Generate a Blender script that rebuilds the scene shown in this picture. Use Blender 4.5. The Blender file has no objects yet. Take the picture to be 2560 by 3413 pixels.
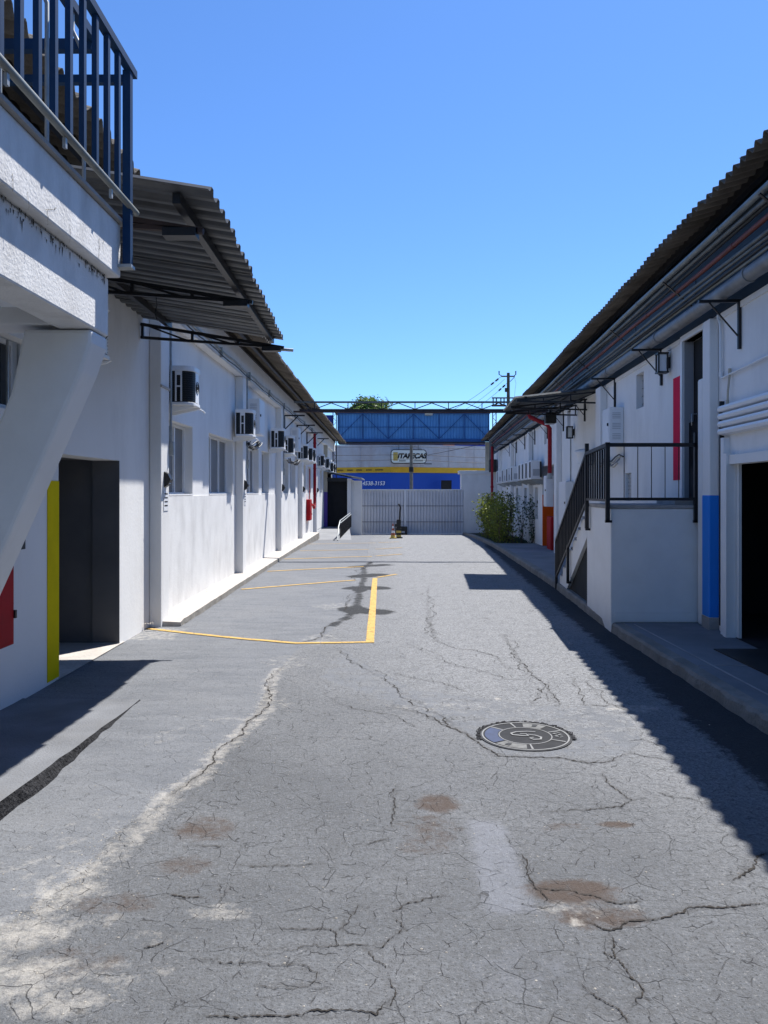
import bpy, math, random
import numpy as np
from mathutils import Vector, Matrix, noise

# ------------------------------------------------------------------ camera, sky, sun
SC = bpy.context.scene
COL = SC.collection
F, CX, HY, EYE = 2563.0, 1280.0, 1640.0, 1.70      # focal length, principal column, horizon row (photo px), eye height
cam_d = bpy.data.cameras.new('camera')
cam = bpy.data.objects.new('camera', cam_d)
COL.objects.link(cam)
cam.location = (0, 0, EYE)
cam.rotation_euler = (math.radians(90), 0, 0)
cam_d.sensor_fit = 'VERTICAL'
cam_d.sensor_height = 36.0
cam_d.lens = 36.0 * F / 3413.0
cam_d.shift_y = -(1706.5 - HY) / 3413.0
cam_d.clip_start = 0.05
cam_d.clip_end = 3000
SC.camera = cam

SUN = Vector((0.305, 0.46, 1.0)).normalized()        # towards the sun
el = math.asin(SUN.z)
az = math.atan2(SUN.x, SUN.y)
w = bpy.data.worlds.new('World')
SC.world = w
w.use_nodes = True
nt = w.node_tree
sky = nt.nodes.new('ShaderNodeTexSky')
sky.sky_type = 'NISHITA'
sky.sun_disc = False
sky.sun_elevation = el
sky.sun_rotation = az
sky.altitude = 700
sky.air_density = 1.0
sky.dust_density = 0.35
sky.ozone_density = 3.0
bg = nt.nodes['Background']
tint = nt.nodes.new('ShaderNodeMixRGB')               # clear, deep blue subtropical sky
tint.blend_type = 'MULTIPLY'
tint.inputs[0].default_value = 1.0
tint.inputs[2].default_value = (.66, .96, 1.33, 1)
nt.links.new(sky.outputs[0], tint.inputs[1])
nt.links.new(tint.outputs[0], bg.inputs[0])
bg.inputs[1].default_value = 0.073
sun_d = bpy.data.lights.new('sun', 'SUN')
sun_d.energy = 4.25
sun_d.angle = math.radians(0.53)
sun_d.color = (1.0, 0.972, 0.93)
sun = bpy.data.objects.new('sun', sun_d)
COL.objects.link(sun)
sun.location = (12, 20, 40)
sun.rotation_euler = (-SUN).to_track_quat('-Z', 'Y').to_euler()
SC.view_settings.view_transform = 'Standard'
SC.view_settings.look = 'None'
SC.view_settings.exposure = 1.05
SC.view_settings.gamma = 1.0
SC.view_settings.use_curve_mapping = False
SC.cycles.max_bounces = 6
SC.cycles.diffuse_bounces = 4
SC.cycles.use_denoising = True

# ------------------------------------------------------------------ helpers
RND = random.Random(7)
SLOPE = 0.064                                       # the right building runs off at this angle
RX0 = 3.27
_c = 1 / math.sqrt(1 + SLOPE * SLOPE)


def RT(o, y, z):                                    # right wall frame: o = distance out from the wall
    return (RX0 + SLOPE * y - o * _c, y + o * SLOPE * _c, z)


def LT(o, y, z):                                    # left wall frame
    return (-2.95 + o, y, z)


def ident(x, y, z):
    return (x, y, z)


def gz(Y):                                          # the lane drops a little towards the gate
    u = min(max((Y - 20.0) / 19.5, 0.0), 1.0)
    return -0.49 * u ** 1.6


def ground(px, py):                                 # photo pixel -> point on the lane
    Y = F * EYE / (py - HY)
    for _ in range(12):
        Y = F * (EYE - gz(Y)) / (py - HY)
    return ((px - CX) / F * Y, Y)


def D(u, v):                                        # coordinates in the 1659 px wide view
    return ground(u * 1.5431, v * 1.5431)


class MB:
    def __init__(self, tf=ident):
        self.v, self.f, self.s, self.tf = [], [], [], tf

    def add(self, vs, fs, smooth=False):
        n = len(self.v)
        self.v += [self.tf(*p) for p in vs]
        self.f += [tuple(i + n for i in f) for f in fs]
        self.s += [smooth] * len(fs)
        return self

    def box(self, x0, x1, y0, y1, z0, z1):
        vs = [(x0, y0, z0), (x1, y0, z0), (x1, y1, z0), (x0, y1, z0),
              (x0, y0, z1), (x1, y0, z1), (x1, y1, z1), (x0, y1, z1)]
        return self.add(vs, [(0, 3, 2, 1), (4, 5, 6, 7), (0, 1, 5, 4), (1, 2, 6, 5), (2, 3, 7, 6), (3, 0, 4, 7)])

    def quad(self, a, b, c, d):
        return self.add([a, b, c, d], [(0, 1, 2, 3)])

    def prism(self, poly, axis, a, b):              # poly in the two other axes, extruded along axis
        n = len(poly)

        def P(p, t):
            return (t, p[0], p[1]) if axis == 'x' else ((p[0], t, p[1]) if axis == 'y' else (p[0], p[1], t))
        vs = [P(p, a) for p in poly] + [P(p, b) for p in poly]
        fs = [tuple(range(n))[::-1], tuple(range(n, 2 * n))]
        fs += [(i, (i + 1) % n, n + (i + 1) % n, n + i) for i in range(n)]
        return self.add(vs, fs)

    def tube(self, pts, r, n=8, cap=True, smooth=True):
        pts = [Vector(p) for p in pts]
        m = len(pts)
        rs = r if isinstance(r, (list, tuple)) else [r] * m
        up = None
        vs, fs = [], []
        for i in range(m):
            t = (pts[min(i + 1, m - 1)] - pts[max(i - 1, 0)])
            t = t.normalized() if t.length > 1e-9 else Vector((0, 0, 1))
            if up is None:
                up = Vector((0, 0, 1)) if abs(t.z) < .9 else Vector((1, 0, 0))
            a = up - t * up.dot(t)
            a = a.normalized() if a.length > 1e-6 else t.orthogonal().normalized()
            up = a
            b = t.cross(a)
            for k in range(n):
                an = 2 * math.pi * k / n
                vs.append(tuple(pts[i] + (a * math.cos(an) + b * math.sin(an)) * rs[i]))
        for i in range(m - 1):
            for k in range(n):
                fs.append((i * n + k, i * n + (k + 1) % n, (i + 1) * n + (k + 1) % n, (i + 1) * n + k))
        self.add(vs, fs, smooth)
        if cap:
            self.add(vs[:n], [tuple(range(n))[::-1]])
            self.add(vs[-n:], [tuple(range(n))])
        return self

    def bar(self, p, q, wd, ht, up=(0, 0, 1)):      # rectangular bar from p to q
        p, q, up = Vector(p), Vector(q), Vector(up)
        t = (q - p).normalized()
        if abs(t.dot(up)) > .98:
            up = Vector((1, 0, 0)) if abs(t.x) < .9 else Vector((0, 1, 0))
        a = (up - t * up.dot(t)).normalized() * ht / 2
        b = t.cross(a).normalized() * wd / 2
        vs = [tuple(e + x) for e in (p, q) for x in (-a - b, -a + b, a + b, a - b)]
        return self.add(vs, [(0, 1, 2, 3), (7, 6, 5, 4), (0, 4, 5, 1), (1, 5, 6, 2), (2, 6, 7, 3), (3, 7, 4, 0)])

    def disc(self, c, r, n=32, ry=None, a0=0, a1=2 * math.pi, r0=0.0):   # flat ring sector in xy
        ry = ry or r
        k = r0 / r
        vs, fs = [], []
        for i in range(n + 1):
            an = a0 + (a1 - a0) * i / n
            vs += [(c[0] + r * k * math.cos(an), c[1] + ry * k * math.sin(an), c[2]),
                   (c[0] + r * math.cos(an), c[1] + ry * math.sin(an), c[2])]
        for i in range(n):
            fs.append((2 * i, 2 * i + 1, 2 * i + 3, 2 * i + 2))
        return self.add(vs, fs)

    def build(self, name, mat, parent=None, bevel=0.0, kind=None, label=None):
        org = ORG.get(parent.name, Vector()) if parent else Vector()
        me = bpy.data.meshes.new(name)
        me.from_pydata([tuple(Vector(p) - org) for p in self.v], [], self.f)
        me.polygons.foreach_set('use_smooth', self.s)
        me.materials.append(M[mat] if isinstance(mat, str) else mat)
        me.update()
        o = bpy.data.objects.new(name, me)
        COL.objects.link(o)
        if parent:
            o.parent = parent
            ORG[o.name] = org
        if bevel:
            md = o.modifiers.new('bevel', 'BEVEL')
            md.width = bevel
            md.segments = 2
            md.limit_method = 'ANGLE'
        if kind:
            o['kind'] = kind
        if label:
            o['label'] = label
        return o


ORG = {}


def thing(name, label, cat, loc=(0, 0, 0), rz=0.0, group=None, local=False):
    o = bpy.data.objects.new(name, None)
    COL.objects.link(o)
    o.empty_display_size = 0.2
    o.location = loc
    o.rotation_euler = (0, 0, rz)
    o['label'] = label
    o['category'] = cat
    if group:
        o['group'] = group
    ORG[o.name] = Vector((0, 0, 0)) if local else Vector(loc)
    return o


def tag(o, label, cat, group=None):
    o['label'] = label
    o['category'] = cat
    if group:
        o['group'] = group
    return o


def struct(o):
    o['kind'] = 'structure'
    return o


def copy_tree(o, parent=None):
    c = o.copy()
    COL.objects.link(c)
    c.parent = parent
    for ch in list(o.children):
        copy_tree(ch, c)
    return c


def rebase(o):                                      # a lone mesh thing: put its origin at its base
    me = o.data
    co = np.empty(len(me.vertices) * 3)
    me.vertices.foreach_get('co', co)
    co = co.reshape(-1, 3)
    b = np.array([(co[:, 0].min() + co[:, 0].max()) / 2, (co[:, 1].min() + co[:, 1].max()) / 2, co[:, 2].min()])
    me.vertices.foreach_set('co', (co - b).ravel())
    o.location = b
    ORG[o.name] = Vector(b)
    me.update()
    return o


# ------------------------------------------------------------------ materials
M = {}


def mat(name, col, rough=0.7, metal=0.0, var=0.12, scale=3.0, bump=0.0, bscale=40.0, spec=0.4,
        dirt=None, dscale=1.2, damt=0.5, streak=0.0, coords='Object'):
    m = bpy.data.materials.new(name)
    m.use_nodes = True
    N, L = m.node_tree.nodes, m.node_tree.links
    b = N['Principled BSDF']
    b.inputs['Roughness'].default_value = rough
    b.inputs['Metallic'].default_value = metal
    b.inputs['Specular IOR Level'].default_value = spec
    geo = N.new('ShaderNodeNewGeometry')
    n1 = N.new('ShaderNodeTexNoise')
    n1.inputs['Scale'].default_value = scale
    n1.inputs['Detail'].default_value = 6
    L.new(geo.outputs['Position'], n1.inputs['Vector'])
    r = N.new('ShaderNodeValToRGB')
    r.color_ramp.elements[0].position = .3
    r.color_ramp.elements[1].position = .72
    r.color_ramp.elements[0].color = tuple(c * (1 - var) for c in col) + (1,)
    r.color_ramp.elements[1].color = tuple(min(1, c * (1 + var)) for c in col) + (1,)
    L.new(n1.outputs['Fac'], r.inputs['Fac'])
    out = r.outputs['Color']
    if dirt:
        n2 = N.new('ShaderNodeTexNoise')
        n2.inputs['Scale'].default_value = dscale
        n2.inputs['Detail'].default_value = 8
        n2.inputs['Roughness'].default_value = .65
        if streak:
            mp = N.new('ShaderNodeMapping')
            mp.inputs['Scale'].default_value = (1.1, 1.1, streak)
            L.new(geo.outputs['Position'], mp.inputs['Vector'])
            L.new(mp.outputs[0], n2.inputs['Vector'])
        else:
            L.new(geo.outputs['Position'], n2.inputs['Vector'])
        r2 = N.new('ShaderNodeValToRGB')
        r2.color_ramp.elements[0].position = .47
        r2.color_ramp.elements[1].position = .75
        r2.color_ramp.elements[0].color = (0, 0, 0, 1)
        r2.color_ramp.elements[1].color = (damt, damt, damt, 1)
        L.new(n2.outputs['Fac'], r2.inputs['Fac'])
        mx = N.new('ShaderNodeMixRGB')
        L.new(r2.outputs['Color'], mx.inputs['Fac'])
        L.new(out, mx.inputs['Color1'])
        mx.inputs['Color2'].default_value = tuple(dirt) + (1,)
        out = mx.outputs['Color']
    L.new(out, b.inputs['Base Color'])
    if bump:
        n3 = N.new('ShaderNodeTexNoise')
        n3.inputs['Scale'].default_value = bscale
        n3.inputs['Detail'].default_value = 5
        L.new(geo.outputs['Position'], n3.inputs['Vector'])
        bp = N.new('ShaderNodeBump')
        bp.inputs['Strength'].default_value = bump
        bp.inputs['Distance'].default_value = 0.02
        L.new(n3.outputs['Fac'], bp.inputs['Height'])
        L.new(bp.outputs[0], b.inputs['Normal'])
    M[name] = m
    return m


mat('white_wall', (.75, .745, .73), .8, var=.03, scale=1.2, bump=.12, bscale=30, dirt=(.48, .47, .45), dscale=1.5, damt=.42, streak=.4)
mat('white_dado', (.72, .715, .70), .9, var=.06, scale=2.5, bump=.14, bscale=30, dirt=(.47, .46, .45), dscale=2.2, damt=.65, streak=.5)
mat('white_clean', (.74, .735, .72), .7, var=.03, bump=.1, bscale=50, dirt=(.55, .53, .5), dscale=2.0, damt=.3)
mat('white_rough', (.72, .71, .69), .85, var=.05, scale=6, bump=.22, bscale=55, dirt=(.36, .34, .31), dscale=2.4, damt=.7, streak=.4)
mat('white_metal', (.76, .77, .78), .4, var=.03, dirt=(.5, .48, .45), dscale=3, damt=.25)
mat('grey_panel', (.42, .43, .45), .6, var=.05)
mat('black_metal', (.012, .012, .014), .45, var=.2)
mat('black_plastic', (.018, .02, .02), .6, var=.2)
mat('eave_blue', (.010, .026, .045), .6, var=.2)
mat('blue_steel', (.007, .036, .095), .6, spec=.2, var=.12, dirt=(.03, .032, .04), dscale=6, damt=.4)
mat('galv', (.36, .38, .38), .5, metal=.55, var=.2, scale=7, dirt=(.2, .18, .16), dscale=5, damt=.5)
mat('galv_mid', (.20, .215, .205), .55, metal=.3, var=.2, scale=6, dirt=(.1, .09, .07), dscale=5, damt=.6)
mat('galv_dark', (.12, .13, .13), .55, metal=.4, var=.2, scale=7, dirt=(.1, .08, .06), dscale=5, damt=.6)
mat('zinc', (.115, .12, .125), .5, metal=.35, var=.2, scale=4, dirt=(.07, .068, .065), dscale=3, damt=.6)
mat('duct', (.20, .21, .22), .55, metal=.2, var=.2, scale=5, dirt=(.16, .14, .12), dscale=4, damt=.6)
mat('fibre', (.145, .125, .10), .95, var=.35, scale=2.2, bump=.4, bscale=60, dirt=(.05, .045, .035), dscale=1.6, damt=.85)
mat('fibre_under', (.13, .115, .098), .95, var=.3, scale=2.0, bump=.3, bscale=60, dirt=(.045, .038, .03), dscale=1.8, damt=.8)
mat('concrete', (.34, .33, .32), .9, var=.14, scale=2.5, bump=.35, bscale=45, dirt=(.18, .175, .17), dscale=1.7, damt=.7)
mat('pale_concrete', (.42, .39, .355), .9, var=.14, scale=3.5, bump=.5, bscale=30, dirt=(.36, .32, .28), dscale=3.0, damt=.7)
mat('walkway', (.20, .205, .215), .85, var=.14, scale=1.4, bump=.2, bscale=50, dirt=(.11, .11, .115), dscale=1.2, damt=.6)
mat('kerb', (.24, .225, .2), .95, var=.2, scale=8, bump=.8, bscale=35, dirt=(.10, .085, .07), dscale=4, damt=.8)
mat('old_asphalt_edge', (.032, .032, .034), .95, spec=.1, var=.5, scale=30, bump=1.0, bscale=60)
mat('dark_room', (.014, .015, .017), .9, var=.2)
mat('dark_grey_paint', (.105, .108, .115), .75, var=.18, scale=1.5, dirt=(.14, .13, .125), dscale=1.5, damt=.5)
mat('yellow_paint', (.68, .53, .0), .8, spec=.1, var=.06, dirt=(.45, .36, .0), dscale=4, damt=.3)
mat('blue_paint', (.004, .20, .70), .5, var=.05)
mat('red_stripe', (.66, .018, .065), .8, var=.06, spec=.1)
mat('orange_paint', (.66, .095, .010), .8, var=.06, spec=.1)
mat('purple_paint', (.10, .055, .30), .6, var=.06)
mat('red_paint', (.36, .010, .016), .65, spec=.15, var=.1, dirt=(.15, .01, .012), dscale=5, damt=.4)
mat('red_pipe', (.27, .009, .018), .55, var=.1, spec=.25)
mat('rust_pipe', (.15, .035, .028), .6, var=.2)
mat('rust', (.05, .032, .028), .7, var=.3)
mat('bridge_blue', (.085, .26, .52), .6, var=.12, scale=.8, dirt=(.02, .07, .18), dscale=1.2, damt=.5, streak=.2)
mat('bridge_frame', (.012, .07, .22), .55, var=.1)
mat('shop_blue', (.008, .07, .40), .7, var=.06, scale=.6)
mat('shop_dark_blue', (.012, .03, .22), .7, var=.1)
mat('shop_yellow', (.62, .36, .02), .7, var=.06)
mat('shop_grey', (.46, .46, .47), .85, var=.08, dirt=(.36, .25, .2), dscale=.6, damt=.8, streak=.3)
mat('sign_face', (.72, .74, .66), .5, var=.04)
mat('ink', (.006, .006, .006), .6, var=0)
mat('sign_gold', (.5, .36, .08), .6, var=.15, scale=12)
mat('text_white', (.8, .8, .82), .7, var=.03)
mat('text_brown', (.1, .06, .02), .7, var=.05)
mat('tile_red', (.45, .17, .11), .85, var=.2, scale=6)
mat('wood_pole', (.06, .055, .04), .9, var=.3, scale=8, bump=.4, bscale=30)
mat('pole_concrete', (.20, .195, .18), .9, var=.2, scale=5)
mat('cream', (.48, .43, .34), .85, var=.1)
mat('gate_metal', (.62, .63, .66), .6, var=.05, scale=1.5, dirt=(.45, .46, .49), dscale=.9, damt=.5)
mat('gate_seam', (.28, .29, .32), .6, var=.05)
mat('soil', (.06, .045, .03), 1.0, var=.4, scale=12, bump=1.0, bscale=25)
mat('bark', (.09, .07, .05), .95, var=.3, scale=15)
mat('cast_iron', (.014, .014, .015), .65, spec=.2, metal=0, var=.3, scale=14)
mat('manhole_pale', (.12, .12, .115), .7, var=.3, scale=30)
mat('manhole_white', (.19, .19, .185), .6, var=.12, scale=16)
mat('manhole_blue', (.022, .036, .085), .65, var=.2, scale=14)
mat('cone_orange', (.36, .10, .05), .55, var=.1)
mat('yellow_bright', (.55, .42, .10), .6, var=.1)
mat('mortar_crumb', (.36, .33, .285), .95, var=.25, scale=20)
mat('door_grey', (.30, .31, .33), .5, var=.06)
mat('blind', (.15, .155, .16), .35, var=.1, scale=2, spec=.6)


def road_paint():
    m = mat('road_yellow', (.47, .30, .085), .85, var=.12, scale=6, bump=.3, bscale=80)
    N, L = m.node_tree.nodes, m.node_tree.links
    b = N['Principled BSDF']
    geo = N.new('ShaderNodeNewGeometry')
    n = N.new('ShaderNodeTexNoise')
    n.inputs['Scale'].default_value = 16
    n.inputs['Detail'].default_value = 10
    n.inputs['Roughness'].default_value = .75
    L.new(geo.outputs['Position'], n.inputs['Vector'])
    r = N.new('ShaderNodeValToRGB')
    r.color_ramp.elements[0].position = .34
    r.color_ramp.elements[1].position = .46
    L.new(n.outputs['Fac'], r.inputs['Fac'])
    L.new(r.outputs['Color'], b.inputs['Alpha'])


road_paint()


def glass():
    m = bpy.data.materials.new('window_glass')
    m.use_nodes = True
    b = m.node_tree.nodes['Principled BSDF']
    b.inputs['Base Color'].default_value = (.02, .028, .035, 1)
    b.inputs['Roughness'].default_value = .04
    b.inputs['Specular IOR Level'].default_value = .8
    M['glass'] = m
    m = bpy.data.materials.new('lamp_glass')
    m.use_nodes = True
    b = m.node_tree.nodes['Principled BSDF']
    b.inputs['Base Color'].default_value = (.7, .74, .78, 1)
    b.inputs['Roughness'].default_value = .15
    M['lamp_glass'] = m


glass()


def leaf_mat(name, col, trans=.35):
    m = bpy.data.materials.new(name)
    m.use_nodes = True
    N, L = m.node_tree.nodes, m.node_tree.links
    b = N['Principled BSDF']
    b.inputs['Roughness'].default_value = .5
    geo = N.new('ShaderNodeNewGeometry')
    r = N.new('ShaderNodeValToRGB')
    r.color_ramp.elements[0].color = tuple(c * .55 for c in col) + (1,)
    r.color_ramp.elements[1].color = tuple(c * 1.5 for c in col) + (1,)
    L.new(geo.outputs['Random Per Island'], r.inputs['Fac'])
    L.new(r.outputs['Color'], b.inputs['Base Color'])
    t = N.new('ShaderNodeBsdfTranslucent')
    L.new(r.outputs['Color'], t.inputs['Color'])
    mx = N.new('ShaderNodeMixShader')
    mx.inputs[0].default_value = trans
    L.new(b.outputs[0], mx.inputs[1])
    L.new(t.outputs[0], mx.inputs[2])
    L.new(mx.outputs[0], N['Material Output'].inputs['Surface'])
    M[name] = m


leaf_mat('leaf_yellow', (.15, .18, .02), .4)
leaf_mat('leaf_dark', (.035, .07, .03), .2)
leaf_mat('leaf_tree', (.10, .16, .03), .35)


def asphalt():
    m = bpy.data.materials.new('asphalt')
    m.use_nodes = True
    N, L = m.node_tree.nodes, m.node_tree.links
    b = N['Principled BSDF']
    b.inputs['Specular IOR Level'].default_value = .22

    def node(t, **kw):
        n = N.new(t)
        for k, v in kw.items():
            n.inputs[k].default_value = v
        return n
    geo = N.new('ShaderNodeNewGeometry')
    pos = geo.outputs['Position']

    def noi(scale, detail=6, rough=.6, vec=None):
        n = node('ShaderNodeTexNoise', Scale=scale, Detail=detail, Roughness=rough)
        L.new(vec or pos, n.inputs['Vector'])
        return n.outputs['Fac']

    def ramp(src, p0, p1, c0=0., c1=1.):
        r = N.new('ShaderNodeMapRange')
        r.inputs['From Min'].default_value = p0
        r.inputs['From Max'].default_value = p1
        r.inputs['To Min'].default_value = c0
        r.inputs['To Max'].default_value = c1
        L.new(src, r.inputs['Value'])
        return r.outputs[0]

    def math_(op, a, c=None, clamp=False):
        n = N.new('ShaderNodeMath')
        n.operation = op
        n.use_clamp = clamp
        for i, x in enumerate((a, c)):
            if x is None:
                continue
            if isinstance(x, (int, float)):
                n.inputs[i].default_value = x
            else:
                L.new(x, n.inputs[i])
        return n.outputs[0]

    def mix(fac, c1, c2, mode='MIX'):
        n = N.new('ShaderNodeMixRGB')
        n.blend_type = mode
        for i, x in ((0, fac), (1, c1), (2, c2)):
            if isinstance(x, (int, float)):
                n.inputs[i].default_value = x
            elif isinstance(x, tuple):
                n.inputs[i].default_value = x + (1,)
            else:
                L.new(x, n.inputs[i])
        return n.outputs[0]
    at = N.new('ShaderNodeAttribute')
    at.attribute_name = 'zones'
    sp = N.new('ShaderNodeSeparateColor')
    L.new(at.outputs['Color'], sp.inputs[0])
    apron, brown, pale = sp.outputs[0], sp.outputs[1], sp.outputs[2]
    at2 = N.new('ShaderNodeAttribute')
    at2.attribute_name = 'zones_b'
    sp2 = N.new('ShaderNodeSeparateColor')
    L.new(at2.outputs['Color'], sp2.inputs[0])
    wet_shade, bluish, cracky = sp2.outputs[0], sp2.outputs[1], sp2.outputs[2]
    at3 = N.new('ShaderNodeAttribute')
    at3.attribute_name = 'far_pale'
    far_pale = at3.outputs['Fac']
    # base colours: coarse old asphalt against the smoother slurry of the apron
    big = noi(.7, 5)
    mid = noi(5, 6, .7)
    fine = noi(34, 5, .85)
    grit = noi(85, 3, .75)
    old = mix(ramp(big, .32, .7), (.098, .104, .113), (.198, .205, .216))
    old = mix(ramp(mid, .35, .72, 0, .5), old, (.115, .117, .121))
    old = mix(math_('MULTIPLY', far_pale, ramp(mid, .3, .6, .55, 1.)), old, (.275, .28, .288))
    mps = N.new('ShaderNodeMapping')
    mps.inputs['Scale'].default_value = (.8, 3.2, 1)
    L.new(pos, mps.inputs['Vector'])
    brush = noi(2.2, 7, .62, mps.outputs[0])
    sm = mix(ramp(brush, .3, .72), (.128, .136, .150), (.188, .196, .210))
    sm = mix(ramp(noi(.9, 4), .45, .75, 0, .6), sm, (.205, .209, .216))
    edge = math_('ADD', apron, ramp(noi(7, 5), .3, .7, -.28, .28))
    col = mix(ramp(edge, .45, .55), old, sm)
    rough_amt = ramp(edge, .4, .6, 1.0, .55)
    # aggregate specks
    g = math_('MULTIPLY', ramp(grit, .36, .45, 1, 0), rough_amt)
    col = mix(math_('MULTIPLY', g, .9), col, (.045, .046, .048))
    g2 = math_('MULTIPLY', ramp(noi(70, 3, .7), .60, .68), rough_amt)
    col = mix(math_('MULTIPLY', g2, .5), col, (.36, .35, .335))
    fg = math_('MULTIPLY', ramp(fine, .38, .58, 1, 0), rough_amt)
    col = mix(math_('MULTIPLY', fg, .72), col, (.085, .085, .086))
    # dark scuffs, squashed along the view as in worn, raked asphalt
    mp = N.new('ShaderNodeMapping')
    mp.inputs['Scale'].default_value = (6, 20, 1)
    L.new(pos, mp.inputs['Vector'])
    pit = math_('MULTIPLY', ramp(noi(19, 6, .8), .60, .68), rough_amt)
    col = mix(math_('MULTIPLY', pit, .5), col, (.07, .071, .073))
    sc = math_('MULTIPLY', ramp(noi(1.0, 8, .8, mp.outputs[0]), .57, .68), rough_amt)
    col = mix(math_('MULTIPLY', sc, .45), col, (.050, .049, .047))
    # bluish smooth patch, stains, dust
    def broken(mask, scale, amp, lo=.34, hi=.62):
        return ramp(math_('ADD', mask, ramp(noi(scale, 9, .78), .25, .75, -amp, amp)), lo, hi)
    bl = math_('MULTIPLY', broken(bluish, 10, .45, .3, .9), ramp(mid, .25, .6, .6, 1.))
    col = mix(math_('MULTIPLY', bl, .36), col, (.262, .276, .318))
    br = broken(brown, 11, .55, .38, .95)
    col = mix(math_('MULTIPLY', br, .78), col, (.070, .046, .032))
    pl = broken(pale, 10, .62, .42, 1.05)
    col = mix(math_('MULTIPLY', pl, .8), col, (.42, .395, .355))
    dust = ramp(noi(26, 8, .8), .66, .74)
    col = mix(math_('MULTIPLY', dust, .35), col, (.42, .40, .375))
    wt = broken(wet_shade, 5, .45, .22, .5)  # parking stains plus the strip that carries painted shade
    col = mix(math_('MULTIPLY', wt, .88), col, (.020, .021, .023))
    # hairline cracks
    def cracks(scale, w, amt):
        d = noi(2.5 * scale, 4, .6)
        vm = N.new('ShaderNodeVectorMath')
        vm.operation = 'ADD'
        dn = N.new('ShaderNodeTexNoise')
        dn.inputs['Scale'].default_value = 2.2 * scale
        dn.inputs['Detail'].default_value = 6
        L.new(pos, dn.inputs['Vector'])
        sc_ = N.new('ShaderNodeVectorMath')
        sc_.operation = 'SCALE'
        sc_.inputs['Scale'].default_value = .28 / scale
        L.new(dn.outputs['Color'], sc_.inputs[0])
        L.new(pos, vm.inputs[0])
        L.new(sc_.outputs[0], vm.inputs[1])
        v = N.new('ShaderNodeTexVoronoi')
        v.feature = 'DISTANCE_TO_EDGE'
        v.inputs['Scale'].default_value = scale
        L.new(vm.outputs[0], v.inputs['Vector'])
        c = ramp(v.outputs['Distance'], w * .3, w, 1, 0)
        return math_('MULTIPLY', math_('MULTIPLY', c, ramp(d, .46, .60)), amt)
    ck = math_('MAXIMUM', cracks(2.2, .006, .55), cracks(7.0, .017, .62))
    ck = math_('MULTIPLY', ck, rough_amt)
    halo = broken(cracky, 22, .6, .45, 1.0)
    col = mix(math_('MULTIPLY', halo, .32), col, (.048, .045, .042))
    col = mix(ck, col, (.030, .028, .026))
    L.new(col, b.inputs['Base Color'])
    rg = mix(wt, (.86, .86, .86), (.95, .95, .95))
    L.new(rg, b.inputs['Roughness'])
    h = math_('ADD', math_('MULTIPLY', math_('MULTIPLY', fine, rough_amt), 1.0), math_('MULTIPLY', grit, .5))
    h = math_('ADD', h, math_('MULTIPLY', brush, .6))
    h = math_('SUBTRACT', h, math_('MULTIPLY', ck, 1.0))
    bp = node('ShaderNodeBump', Strength=.8, Distance=.014)
    L.new(h, bp.inputs['Height'])
    L.new(bp.outputs[0], b.inputs['Normal'])
    M['asphalt'] = m


asphalt()

# ------------------------------------------------------------------ the lane
def seg_dist(P, a, b):
    a, b = np.array(a), np.array(b)
    d = b - a
    t = np.clip(((P - a) @ d) / max(d @ d, 1e-9), 0, 1)
    return np.linalg.norm(P - (a + t[:, None] * d), axis=1)


def poly_dist(P, pts):
    r = np.full(len(P), 1e9)
    for a, b in zip(pts[:-1], pts[1:]):
        r = np.minimum(r, seg_dist(P, a, b))
    return r


def inside(P, poly):
    r = np.zeros(len(P), bool)
    n = len(poly)
    x, y = P[:, 0], P[:, 1]
    for i in range(n):
        (x0, y0), (x1, y1) = poly[i], poly[(i + 1) % n]
        c = ((y0 > y) != (y1 > y))
        with np.errstate(divide='ignore', invalid='ignore'):
            xx = (x1 - x0) * (y - y0) / (y1 - y0 + 1e-12) + x0
        r ^= c & (x < xx)
    return r


def sm(x, a, b):
    t = np.clip((x - a) / (b - a), 0, 1)
    return t * t * (3 - 2 * t)


def blob(P, c, rx, ry, rot=0.0):
    d = P - np.array(c)
    ca, sa = math.cos(rot), math.sin(rot)
    u, v = (d[:, 0] * ca + d[:, 1] * sa) / rx, (-d[:, 0] * sa + d[:, 1] * ca) / ry
    return 1 - sm(np.sqrt(u * u + v * v), .45, 1.15)


def z1(u, v):
    return (842.5 + u * .492, 1296 + v * .492)


def z8(u, v):
    return (u * .508, 1296 + v * .508)


def z2(u, v):
    return ((450 + u / 1.746) / 1.5431, (1750 + v / 1.746) / 1.5431)


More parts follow.
